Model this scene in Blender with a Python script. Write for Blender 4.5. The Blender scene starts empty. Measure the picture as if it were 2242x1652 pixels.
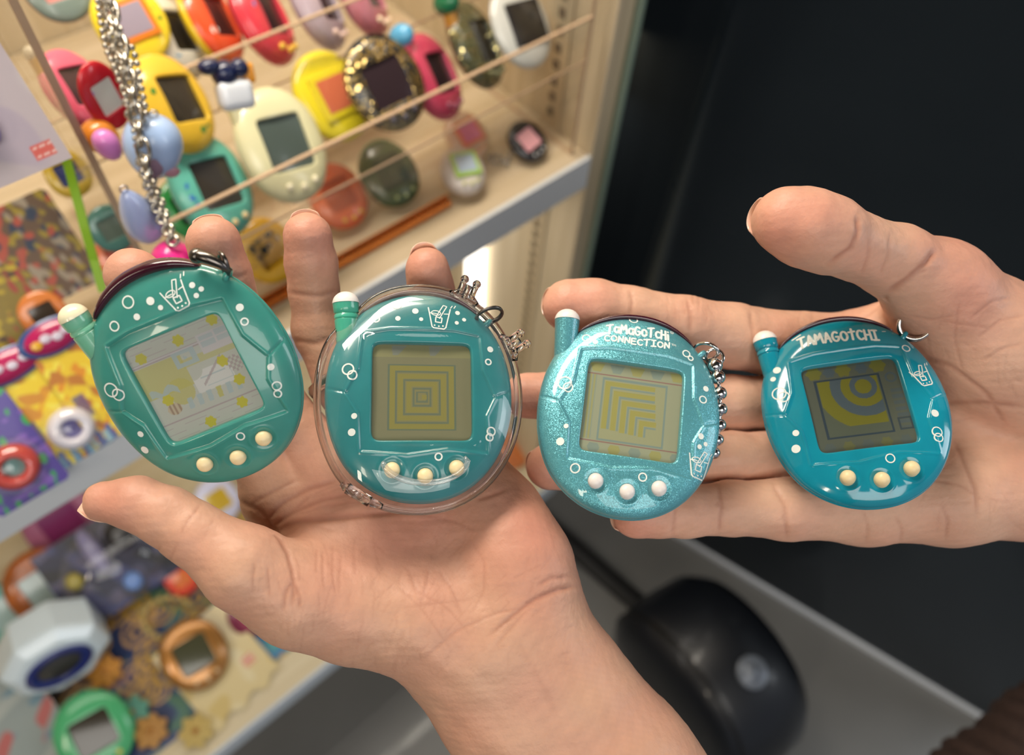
import bpy, bmesh, math, random
import numpy as np
from mathutils import Matrix, Vector

SC = bpy.context.scene
COL = SC.collection
random.seed(7)
RNG = np.random.default_rng(7)

# ------------------------------------------------------------------ camera
# World axes: X along the shelves, Y into the cabinet, Z up.  Floor z = 0, eye height 1.2 m.
EYE = np.array([0.0, 0.0, 1.2])
F, CX, CY = 1700.0, 1121.0, 826.0
_n = np.array([-120, 1117, 1700.0]); _n /= np.linalg.norm(_n)
_s = np.array([3179, -2246, 1700.0]); _s -= _n * (_s @ _n); _s /= np.linalg.norm(_s)
_Y = np.cross(-_n, _s)
R = np.stack([_s, _Y, -_n])                       # world = R @ cam (x right, y down, z forward)
cam_data = bpy.data.cameras.new('camera')
cam = bpy.data.objects.new('camera', cam_data); COL.objects.link(cam)
M = Matrix.Identity(4)
for i in range(3):
    M[i][0] = R[i, 0]; M[i][1] = -R[i, 1]; M[i][2] = -R[i, 2]; M[i][3] = EYE[i]
cam.matrix_world = M
cam_data.sensor_width = 36.0
cam_data.lens = 36.0 * F / 2242.0
cam_data.clip_start = 0.01
cam_data.dof.use_dof = True
cam_data.dof.focus_distance = 0.219
cam_data.dof.aperture_fstop = 8.0
SC.camera = cam
SC.view_settings.view_transform = 'Standard'
SC.view_settings.look = 'None'
SC.view_settings.gamma = 1.0
SC.view_settings.exposure = -0.12
SC.view_settings.use_curve_mapping = False
SC.cycles.max_bounces = 10
SC.cycles.transparent_max_bounces = 24
SC.cycles.caustics_reflective = False
SC.cycles.caustics_refractive = False

world = bpy.data.worlds.new('world'); SC.world = world
world.use_nodes = True
bg = world.node_tree.nodes['Background']
bg.inputs[0].default_value = (0.80, 0.86, 1.0, 1); bg.inputs[1].default_value = 0.34

def area(name, loc, target, sx, sy, power, color):
    l = bpy.data.lights.new(name, 'AREA'); l.shape = 'RECTANGLE'; l.size = sx; l.size_y = sy
    l.energy = power; l.color = color
    o = bpy.data.objects.new(name, l); COL.objects.link(o)
    o.location = loc
    o.rotation_euler = (Vector(target) - Vector(loc)).to_track_quat('-Z', 'Y').to_euler()
    return o
area('shop_window_light', (2.1, -1.35, 2.0), (0.0, 0.1, 1.0), 1.5, 1.3, 36, (0.90, 0.95, 1.0))
area('ceiling_panel_light', (1.25, 0.35, 2.85), (0.05, 0.1, 1.0), 1.3, 1.0, 19, (1.0, 0.95, 0.90))
area('front_left_fill_light', (-0.85, -1.35, 2.5), (0.0, 0.2, 0.8), 1.5, 1.0, 25, (1.0, 0.95, 0.88))  # unseen fill added behind the camera to brighten the shelf fronts
area('aisle_lamp_light', (-1.5, -0.35, 1.9), (0.0, 0.1, 1.0), 0.12, 0.5, 5, (1.0, 0.86, 0.68))
area('cabinet_top_light', (0.20, 0.45, 1.46), (0.20, 0.40, 0.8), 0.55, 0.12, 7.0, (1.0, 0.91, 0.78))
area('cabinet_under_light', (0.05, 0.44, 0.74), (0.05, 0.36, 0.2), 0.9, 0.12, 1.5, (1.0, 0.93, 0.84))

# ------------------------------------------------------------------ measuring helpers
def P(px, py, d):
    """world point seen at (px, py) at distance d (m) along the viewing axis"""
    return EYE + R @ np.array([(px - CX) * d / F, (py - CY) * d / F, d])
def ray(px, py):
    return R @ np.array([(px - CX) / F, (py - CY) / F, 1.0])
def onz(px, py, z):
    r = ray(px, py); return EYE + r * ((z - EYE[2]) / r[2])
def ony(px, py, y):
    r = ray(px, py); return EYE + r * (y / r[1])
def onx(px, py, x):
    r = ray(px, py); return EYE + r * (x / r[0])
def dist(p):
    return float((R.T @ (np.asarray(p) - EYE))[2])

# ------------------------------------------------------------------ materials
def srgb(h):
    if isinstance(h, str):
        h = h.lstrip('#'); c = [int(h[i:i + 2], 16) / 255 for i in (0, 2, 4)]
    else:
        c = [v / 255 for v in h]
    return tuple(v / 12.92 if v <= .04045 else ((v + .055) / 1.055) ** 2.4 for v in c)
MATS = {}
def mat(name, color='#808080', rough=.45, metal=0., coat=0., sss=0., sss_r=(.004, .002, .001), trans=0., emit=0., noise=0., nscale=200., bump=0., bscale=400., spec=.5, attr=None, ior=1.45):
    if name in MATS: return MATS[name]
    m = bpy.data.materials.new(name); m.use_nodes = True
    nt = m.node_tree; b = nt.nodes['Principled BSDF']
    c = srgb(color) if not isinstance(color, tuple) or max(color) > 1 else color
    b.inputs['Base Color'].default_value = (*c, 1)
    b.inputs['Roughness'].default_value = rough
    b.inputs['Metallic'].default_value = metal
    b.inputs['Coat Weight'].default_value = coat
    b.inputs['Coat Roughness'].default_value = .04
    b.inputs['Specular IOR Level'].default_value = spec
    b.inputs['IOR'].default_value = ior
    b.inputs['Transmission Weight'].default_value = trans
    if sss:
        b.inputs['Subsurface Weight'].default_value = sss
        b.inputs['Subsurface Radius'].default_value = sss_r
        b.inputs['Subsurface Scale'].default_value = 1.0
    if emit:
        b.inputs['Emission Color'].default_value = (*c, 1); b.inputs['Emission Strength'].default_value = emit
    tc = nt.nodes.new('ShaderNodeTexCoord')
    src = None
    if attr:
        a = nt.nodes.new('ShaderNodeAttribute'); a.attribute_name = attr; src = a.outputs['Color']
        nt.links.new(src, b.inputs['Base Color'])
    if noise:
        n = nt.nodes.new('ShaderNodeTexNoise'); n.inputs['Scale'].default_value = nscale; n.inputs['Detail'].default_value = 5
        nt.links.new(tc.outputs['Object'], n.inputs['Vector'])
        mr = nt.nodes.new('ShaderNodeMapRange'); mr.inputs['To Min'].default_value = 1 - noise; mr.inputs['To Max'].default_value = 1 + noise
        mr.inputs['From Min'].default_value = .3; mr.inputs['From Max'].default_value = .7
        nt.links.new(n.outputs['Fac'], mr.inputs['Value'])
        mx = nt.nodes.new('ShaderNodeMix'); mx.data_type = 'RGBA'; mx.blend_type = 'MULTIPLY'; mx.inputs['Factor'].default_value = 1
        if src: nt.links.new(src, mx.inputs[6])
        else: mx.inputs[6].default_value = (*c, 1)
        nt.links.new(mr.outputs['Result'], mx.inputs[7]); nt.links.new(mx.outputs[2], b.inputs['Base Color'])
    if bump:
        n2 = nt.nodes.new('ShaderNodeTexNoise'); n2.inputs['Scale'].default_value = bscale; n2.inputs['Detail'].default_value = 6
        nt.links.new(tc.outputs['Object'], n2.inputs['Vector'])
        bp = nt.nodes.new('ShaderNodeBump'); bp.inputs['Strength'].default_value = bump; bp.inputs['Distance'].default_value = .0004
        nt.links.new(n2.outputs['Fac'], bp.inputs['Height']); nt.links.new(bp.outputs['Normal'], b.inputs['Normal'])
    MATS[name] = m
    return m

def clear_mat(name, tint=(1, 1, 1), rough=.03, haze=.0, boost=1.0, edge=.35):
    """thin clear plastic: see-through, Fresnel reflection, a little body at grazing angles"""
    if name in MATS: return MATS[name]
    m = bpy.data.materials.new(name); m.use_nodes = True
    nt = m.node_tree; nt.nodes.clear()
    out = nt.nodes.new('ShaderNodeOutputMaterial')
    tr = nt.nodes.new('ShaderNodeBsdfTransparent'); tr.inputs[0].default_value = (*tint, 1)
    gl = nt.nodes.new('ShaderNodeBsdfGlossy'); gl.inputs['Roughness'].default_value = rough
    df = nt.nodes.new('ShaderNodeBsdfDiffuse'); df.inputs[0].default_value = (.85, .83, .82, 1)
    fr = nt.nodes.new('ShaderNodeFresnel'); fr.inputs[0].default_value = 1.49
    ge = nt.nodes.new('ShaderNodeNewGeometry'); io = nt.nodes.new('ShaderNodeMath'); io.operation = 'MULTIPLY_ADD'; io.inputs[1].default_value = -.819; io.inputs[2].default_value = 1.49
    nt.links.new(ge.outputs['Backfacing'], io.inputs[0]); nt.links.new(io.outputs[0], fr.inputs[0])   # same reflectance on both faces of the thin sheet
    lw = nt.nodes.new('ShaderNodeLayerWeight'); lw.inputs['Blend'].default_value = .25
    m1 = nt.nodes.new('ShaderNodeMixShader'); m2 = nt.nodes.new('ShaderNodeMixShader')
    mu = nt.nodes.new('ShaderNodeMath'); mu.operation = 'MULTIPLY_ADD'; mu.inputs[1].default_value = edge; mu.inputs[2].default_value = haze
    nt.links.new(lw.outputs['Facing'], mu.inputs[0])
    pw = nt.nodes.new('ShaderNodeMath'); pw.operation = 'MULTIPLY'; pw.inputs[1].default_value = boost; pw.use_clamp = True
    nt.links.new(fr.outputs[0], pw.inputs[0])
    nt.links.new(mu.outputs[0], m1.inputs[0]); nt.links.new(tr.outputs[0], m1.inputs[1]); nt.links.new(df.outputs[0], m1.inputs[2])
    nt.links.new(pw.outputs[0], m2.inputs[0]); nt.links.new(m1.outputs[0], m2.inputs[1]); nt.links.new(gl.outputs[0], m2.inputs[2])
    nt.links.new(m2.outputs[0], out.inputs[0])
    MATS[name] = m
    return m

# ------------------------------------------------------------------ object helpers
def link(name, verts, faces, m, parent=None, smooth=True, loc=None, cols=None):
    me = bpy.data.meshes.new(name)
    me.from_pydata([tuple(map(float, v)) for v in verts], [], [tuple(map(int, f)) for f in faces])
    return link_mesh(name, me, m, parent, smooth, cols)
def link_mesh(name, me, m, parent=None, smooth=True, cols=None):
    if smooth: me.polygons.foreach_set('use_smooth', [True] * len(me.polygons))
    for mm in (m if isinstance(m, (list, tuple)) else [m]): me.materials.append(mm)
    if cols is not None:
        a = me.color_attributes.new('Col', 'FLOAT_COLOR', 'POINT')
        c = np.ones((len(me.vertices), 4), np.float32); c[:, :3] = cols
        a.data.foreach_set('color', c.ravel())
    me.update()
    o = bpy.data.objects.new(name, me); COL.objects.link(o)
    if parent: o.parent = parent
    return o
def empty(name, mtx):
    o = bpy.data.objects.new(name, None); COL.objects.link(o); o.matrix_world = mtx; o.empty_display_size = .01
    return o
def tag(o, label=None, cat=None, group=None, kind=None):
    if label: o['label'] = label
    if cat: o['category'] = cat
    if group: o['group'] = group
    if kind: o['kind'] = kind
    return o
def mtx(x, y, z, o):
    m = Matrix.Identity(4)
    for i in range(3): m[i][0] = x[i]; m[i][1] = y[i]; m[i][2] = z[i]; m[i][3] = o[i]
    return m
class MB:
    """collects vertices and faces, then links them as one mesh"""
    def __init__(s): s.v = []; s.f = []
    def add(s, v, f):
        n = len(s.v); s.v += [tuple(p) for p in v]; s.f += [tuple(i + n for i in q) for q in f]; return s
    def box(s, lo, hi, bev=0.0):
        x0, y0, z0 = lo; x1, y1, z1 = hi
        b = min(bev, (x1 - x0) * .49, (y1 - y0) * .49, (z1 - z0) * .49)
        bm = bmesh.new(); bmesh.ops.create_cube(bm, size=1)
        for v in bm.verts:
            v.co = Vector(((x0 + x1) / 2 + v.co.x * (x1 - x0), (y0 + y1) / 2 + v.co.y * (y1 - y0), (z0 + z1) / 2 + v.co.z * (z1 - z0)))
        if b > 0: bmesh.ops.bevel(bm, geom=bm.edges[:], offset=b, segments=3, profile=.6, affect='EDGES')
        bm.verts.index_update()
        s.add([v.co[:] for v in bm.verts], [[v.index for v in f.verts] for f in bm.faces]); bm.free(); return s
    def tube(s, pts, rad, n=10, closed=False, cap=True):
        pts = [np.asarray(p, float) for p in pts]; m = len(pts)
        rad = [rad] * m if np.isscalar(rad) else list(rad)
        t = []
        for i in range(m):
            a = pts[(i - 1) % m] if (closed or i > 0) else pts[i]; b = pts[(i + 1) % m] if (closed or i < m - 1) else pts[i]
            d = b - a; t.append(d / (np.linalg.norm(d) + 1e-12))
        u = np.cross(t[0], [0, 0, 1.]);
        if np.linalg.norm(u) < .1: u = np.cross(t[0], [0, 1., 0])
        u /= np.linalg.norm(u); V = []
        for i in range(m):
            u = u - t[i] * (u @ t[i]); u /= np.linalg.norm(u) + 1e-12; w = np.cross(t[i], u)
            for k in range(n):
                a = 2 * math.pi * k / n; V.append(pts[i] + rad[i] * (math.cos(a) * u + math.sin(a) * w))
        Fc = []
        for i in range(m if closed else m - 1):
            for k in range(n):
                a = i * n + k; b = i * n + (k + 1) % n; j = (i + 1) % m
                Fc.append((a, b, j * n + (k + 1) % n, j * n + k))
        if cap and not closed:
            Fc.append(tuple(range(n - 1, -1, -1))); Fc.append(tuple((m - 1) * n + k for k in range(n)))
        return s.add(V, Fc)
    def ball(s, c, r, nu=16, nv=10, ax=(1, 1, 1)):
        V = [(c[0], c[1], c[2] + r * ax[2])]
        for i in range(1, nv):
            ph = math.pi * i / nv
            for k in range(nu):
                th = 2 * math.pi * k / nu
                V.append((c[0] + r * ax[0] * math.sin(ph) * math.cos(th), c[1] + r * ax[1] * math.sin(ph) * math.sin(th), c[2] + r * ax[2] * math.cos(ph)))
        V.append((c[0], c[1], c[2] - r * ax[2])); Fc = []
        for k in range(nu): Fc.append((0, 1 + k, 1 + (k + 1) % nu))
        for i in range(nv - 2):
            for k in range(nu):
                a = 1 + i * nu + k; b = 1 + i * nu + (k + 1) % nu; Fc.append((a, a + nu, b + nu, b))
        l = len(V) - 1; q = 1 + (nv - 2) * nu
        for k in range(nu): Fc.append((l, q + (k + 1) % nu, q + k))
        return s.add(V, Fc)
    def lathe(s, prof, n=32, o=(0, 0, 0), x=(1, 0, 0), y=(0, 1, 0), z=(0, 0, 1)):
        """prof: list of (radius, height along z axis)"""
        o, x, y, z = map(lambda q: np.asarray(q, float), (o, x, y, z)); V = []; Fc = []
        for (r, h) in prof:
            for k in range(n):
                a = 2 * math.pi * k / n; V.append(o + z * h + (x * math.cos(a) + y * math.sin(a)) * max(r, 1e-6))
        for i in range(len(prof) - 1):
            for k in range(n):
                a = i * n + k; b = i * n + (k + 1) % n; Fc.append((a, b, b + n, a + n))
        return s.add(V, Fc)
    def prism(s, poly, z0, z1):
        n = len(poly); V = [(p[0], p[1], z0) for p in poly] + [(p[0], p[1], z1) for p in poly]
        Fc = [tuple(range(n - 1, -1, -1)), tuple(range(n, 2 * n))] + [(i, (i + 1) % n, n + (i + 1) % n, n + i) for i in range(n)]
        return s.add(V, Fc)
    def build(s, name, m, parent=None, smooth=True):
        return link(name, s.v, s.f, m, parent, smooth)
def autosmooth(o, ang=35):
    me = o.data
    bm = bmesh.new(); bm.from_mesh(me)
    for e in bm.edges:
        if len(e.link_faces) == 2 and e.calc_face_angle(0) > math.radians(ang): e.smooth = False
    bm.to_mesh(me); bm.free(); return o
def structure(o, label=None): return tag(o, label, kind='structure')

def wood_mat(name, c1, c2, axis_scale=(1.2, 40, 40), rough=.5, coat=0.1):
    if name in MATS: return MATS[name]
    m = mat(name, c1, rough=rough, coat=coat); nt = m.node_tree; b = nt.nodes['Principled BSDF']
    tc = nt.nodes['Texture Coordinate']; mp = nt.nodes.new('ShaderNodeMapping'); mp.inputs['Scale'].default_value = axis_scale
    n = nt.nodes.new('ShaderNodeTexNoise'); n.inputs['Scale'].default_value = 3.0; n.inputs['Detail'].default_value = 6
    cr = nt.nodes.new('ShaderNodeValToRGB'); cr.color_ramp.elements[0].position = .35; cr.color_ramp.elements[1].position = .65
    cr.color_ramp.elements[0].color = (*srgb(c1), 1); cr.color_ramp.elements[1].color = (*srgb(c2), 1)
    nt.links.new(tc.outputs['Object'], mp.inputs[0]); nt.links.new(mp.outputs[0], n.inputs['Vector'])
    nt.links.new(n.outputs['Fac'], cr.inputs[0]); nt.links.new(cr.outputs[0], b.inputs['Base Color'])
    return m

# ------------------------------------------------------------------ the setting
ZM, YF, XW, YB = 0.78, 0.31, 0.392, 0.70       # mid shelf top, shelf front, right wall, back wall
ZL, YL = 0.21, 0.28                            # low shelf top and front
XL = -0.62
wood = wood_mat('light_wood', '#c9b79b', '#b5a283')
woodv = wood_mat('light_wood_upright', '#cfc0a4', '#bcab8c', axis_scale=(40, 40, 1.2))
def floor_mat():
    m = mat('grey_concrete', '#757573', rough=.38, noise=.16, nscale=3.5, coat=.15, bump=.15, bscale=60)
    return m
structure(MB().box((-3.2, -3.0, -0.05), (3.2, 2.2, 0.0)).build('floor', floor_mat(), smooth=False), 'grey polished concrete floor')
structure(MB().box((-3.2, -3.0, 3.0), (3.2, 2.2, 3.05)).build('ceiling', mat('ceiling_paint', '#3a3938', rough=.8), smooth=False))
structure(MB().box((-3.2, 1.6, 0.0), (3.2, 1.65, 3.0)).build('wall_back', mat('dark_wall', '#101114', rough=.5), smooth=False), 'dark wall behind the display case')
structure(MB().box((-3.25, -3.0, 0.0), (-3.2, 1.6, 3.0)).build('wall_left', mat('dim_wall', '#2f2e2c', rough=.7), smooth=False))
structure(MB().box((3.2, -3.0, 0.0), (3.25, 1.6, 3.0)).build('wall_right', mat('dim_wall', '#2f2e2c', rough=.7), smooth=False))

cab = empty('display_case', Matrix.Translation((0, .5, 0)))
tag(cab, 'lit light-wood display case with shelves of small egg toys', 'display case')
def cpart(name, mb, m, smooth=False):
    o = mb.build(name, m, None, smooth); o.parent = cab; o.matrix_parent_inverse = cab.matrix_world.inverted(); return o
cpart('side_panel', MB().box((XW, YF, 0.02), (XW + .02, YB, 1.75), .0015), woodv)
cpart('side_panel', MB().box((XL - .02, YF, 0.02), (XL, YB, 1.75), .0015), woodv)
cpart('back_panel', MB().box((XL - .02, YB + .0005, 0.02), (XW + .02, YB + .018, 1.75)), woodv)
cpart('top_panel', MB().box((XL, YF, 1.72), (XW, YB, 1.75)), wood)
cpart('base_panel', MB().box((XL, YF + .02, 0.02), (XW, YB, 0.06)), wood)
cpart('shelf_board', MB().box((XL + .001, YF + .003, ZM - .030), (XW - .0006, YB - .001, ZM), .001), wood)
f1 = cpart('shelf_edging', MB().box((XL + .001, YF - .001, ZM - .032), (XW - .0006, YF + .003, ZM + .0004), .0008), mat('grey_edging', '#e4e8ea', rough=.35))
tag(f1, 'pale grey front edging')
cpart('shelf_board', MB().box((XL + .001, YL + .003, ZL - .035), (XW + .018, YB - .001, ZL), .001), wood_mat('cream_wood', '#dccfae', '#cdbd98'))
f2 = cpart('shelf_edging', MB().box((XL + .001, YL - .001, ZL - .036), (XW + .018, YL + .003, ZL + .0004), .0008), mat('blue_edging', '#cfd8e0', rough=.35))
tag(f2, 'pale blue-grey front edging')
# perforated upright and its slots
rail = cpart('slotted_rail', MB().box((XW - .0022, YF + .038, 0.25), (XW - .0002, YF + .058, 1.70)), mat('rail_metal', '#cbbb9d', rough=.4, metal=.3))
sl = MB()
for i in range(100):
    z = .28 + i * .0142
    if not (ZM - .04 < z < ZM + .01): sl.box((XW - .0034, YF + .045, z), (XW - .0023, YF + .051, z + .0075), .0004)
so = cpart('slot', sl, mat('slot_dark', '#6c5d48', rough=.6)); so['kind'] = 'stuff'
# greenish glass edge beside the case front
cpart('glass_edge', MB().box((XW + .0165, YF - .007, 0.03), (XW + .0205, YF - .001, 1.75), .0008), mat('green_glass', '#7f9488', rough=.1, coat=.6))
led = cpart('light_tube', MB().box((XW - .010, .426, .30), (XW - .003, .455, .742), .003), mat('lamp_white', '#fff8ea', emit=3.2))
tag(led, 'bright white light tube')

# black glossy panel standing on the floor to the right
a = onz(2180, 1590, 0.0); b = onz(1500, 1185, 0.0)
d = (b - a); d /= np.linalg.norm(d); far = b + d * .62; near = a - d * 0.02
nrm = np.array([d[1], -d[0], 0]);
if nrm[0] < 0: nrm = -nrm
def panel(name, p, q, z0, z1, t, m, off=0.0):
    V = []
    for z in (z0, z1):
        for (w, s) in ((p, off), (q, off), (q, off + t), (p, off + t)):
            V.append((w[0] + nrm[0] * s, w[1] + nrm[1] * s, z))
    return link(name, V, [(3, 2, 1, 0), (4, 5, 6, 7), (0, 1, 5, 4), (1, 2, 6, 5), (2, 3, 7, 6), (3, 0, 4, 7)], m, None, False)
pn = empty('glass_panel', Matrix.Translation((float(a[0]), float(a[1]), 0)))
tag(pn, 'tall black glossy glass panel standing on the grey floor beside the case', 'panel')
def ppart(o):
    o.parent = pn; o.matrix_parent_inverse = pn.matrix_world.inverted(); return o
ppart(panel('pane', near, far, .014, 2.6, .012, mat('black_glass', '#323b43', rough=.08, metal=.65)))
ppart(panel('bottom_rail', near, far, .0, .0135, .016, mat('steel_strip', '#eef3fa', rough=.3, metal=.0), off=-.003))
# black floor bar
bar = MB().box((-.30, -.014, 0.0005), (.30, .014, .022), .004).build('floor_bar', mat('black_plastic', '#0c0c0d', rough=.4))
pa, pb = onz(1190, 1150, 0.0), onz(1400, 1330, 0.0)
bar.location = ((pa + pb) / 2).tolist(); bar.rotation_euler[2] = math.atan2((pb - pa)[1], (pb - pa)[0])
tag(bar, 'long low black bar lying on the grey floor behind the palms', 'bar')

# ------------------------------------------------------------------ hands (one continuous skin each)
def cone_union(D, org, h, prims, k):
    """smooth union of tapered capsules into grid D (mm, camera axes); prims: (a, ra, b, rb)"""
    nx, ny, nz = D.shape
    for (a, ra, b, rb) in prims:
        a = np.asarray(a, float); b = np.asarray(b, float); pad = max(ra, rb) + k + 3.0
        lo = np.maximum(((np.minimum(a, b) - pad - org) / h).astype(int), 0)
        hi = np.minimum(((np.maximum(a, b) + pad - org) / h).astype(int) + 2, (nx, ny, nz))
        if (hi <= lo).any(): continue
        X = (org[0] + h * np.arange(lo[0], hi[0], dtype=np.float32))[:, None, None]
        Y = (org[1] + h * np.arange(lo[1], hi[1], dtype=np.float32))[None, :, None]
        Z = (org[2] + h * np.arange(lo[2], hi[2], dtype=np.float32))[None, None, :]
        ab = b - a; L = float(ab @ ab) + 1e-9
        t = np.clip(((X - a[0]) * ab[0] + (Y - a[1]) * ab[1] + (Z - a[2]) * ab[2]) / L, 0, 1).astype(np.float32)
        dd = np.sqrt((X - a[0] - t * ab[0]) ** 2 + (Y - a[1] - t * ab[1]) ** 2 + (Z - a[2] - t * ab[2]) ** 2) - (ra + t * (rb - ra))
        S = D[lo[0]:hi[0], lo[1]:hi[1], lo[2]:hi[2]]
        hh = np.clip(.5 + .5 * (S - dd) / k, 0, 1)
        D[lo[0]:hi[0], lo[1]:hi[1], lo[2]:hi[2]] = S + (dd - S) * hh - k * hh * (1 - hh)
def smin(A, B, k):
    hh = np.clip(.5 + .5 * (A - B) / k, 0, 1); return A + (B - A) * hh - k * hh * (1 - hh)
def surface_nets(D, org, h):
    S = D < 0; nx, ny, nz = D.shape
    cid = -np.ones(D.shape, np.int32)
    acc = {}
    keys, pos = [], []
    quads = []
    for ax in range(3):
        sl0 = [slice(None)] * 3; sl1 = [slice(None)] * 3; sl0[ax] = slice(0, -1); sl1[ax] = slice(1, None)
        cr = S[tuple(sl0)] != S[tuple(sl1)]
        idx = np.argwhere(cr)
        ok = np.ones(len(idx), bool)
        for o in range(3):
            if o != ax: ok &= (idx[:, o] > 0) & (idx[:, o] < D.shape[o] - 1)
        idx = idx[ok]; i1 = idx.copy(); i1[:, ax] += 1
        d0 = D[tuple(idx.T)]; d1 = D[tuple(i1.T)]; t = d0 / (d0 - d1)
        p = idx.astype(np.float64); p[:, ax] += t
        u, v = [(1, 2), (2, 0), (0, 1)][ax]
        cells = []
        for (du, dv) in ((0, 0), (-1, 0), (-1, -1), (0, -1)):
            c = idx.copy(); c[:, u] += du; c[:, v] += dv
            lin = (c[:, 0] * ny + c[:, 1]) * nz + c[:, 2]
            cells.append(lin); keys.append(lin); pos.append(p)
        q = np.stack(cells, 1); flip = d0 >= 0
        q[flip] = q[flip][:, ::-1]
        quads.append(q)
    keys = np.concatenate(keys); pos = np.concatenate(pos); quads = np.concatenate(quads)
    uk, inv = np.unique(keys, return_inverse=True)
    cnt = np.bincount(inv); V = np.stack([np.bincount(inv, pos[:, i]) / cnt for i in range(3)], 1)
    Q = np.searchsorted(uk, quads)
    return org + h * V, Q
def fast_mesh(name, V, Q):
    me = bpy.data.meshes.new(name)
    me.vertices.add(len(V)); me.vertices.foreach_set('co', V.astype(np.float32).ravel())
    n = len(Q); k = Q.shape[1]
    me.loops.add(n * k); me.loops.foreach_set('vertex_index', Q.astype(np.int32).ravel())
    me.polygons.add(n); me.polygons.foreach_set('loop_start', np.arange(0, n * k, k, dtype=np.int32))
    me.update(calc_edges=True); me.validate()
    return me
def vnormals(V, Q):
    n = np.cross(V[Q[:, 2]] - V[Q[:, 0]], V[Q[:, 3]] - V[Q[:, 1]])
    N = np.zeros_like(V)
    for i in range(4):
        for a in range(3): N[:, a] += np.bincount(Q[:, i], n[:, a], len(V))
    return N / (np.linalg.norm(N, axis=1, keepdims=True) + 1e-12)
def smooth(V, Q, it=2, w=.5):
    e = np.concatenate([Q[:, [0, 1]], Q[:, [1, 2]], Q[:, [2, 3]], Q[:, [3, 0]]])
    for _ in range(it):
        A = np.zeros_like(V); c = np.bincount(e[:, 0], minlength=len(V)) + np.bincount(e[:, 1], minlength=len(V))
        for a in range(3): A[:, a] = np.bincount(e[:, 0], V[e[:, 1], a], len(V)) + np.bincount(e[:, 1], V[e[:, 0], a], len(V))
        V = V + w * (A / np.maximum(c, 1)[:, None] - V)
    return V
def cm(px, py, d):                                 # mm in camera axes from a measured point
    return np.array([(px - CX) * d / F, (py - CY) * d / F, d])
def J(px, py, d, r): return (cm(px, py, d), r * d / F)
def chain(js):
    js = [J(*j) for j in js]
    return [(a[0], a[1], b[0], b[1]) for a, b in zip(js[:-1], js[1:])]
def vnoise(p, s, seed):
    """cheap smooth value noise"""
    r = np.random.default_rng(seed); out = np.zeros(len(p))
    for i in range(7):
        k = r.normal(size=3); k *= (2 * math.pi / s) * r.uniform(.6, 1.6) / np.linalg.norm(k)
        out += np.sin(p @ k + r.uniform(0, 6.28))
    return out / 7
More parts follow.
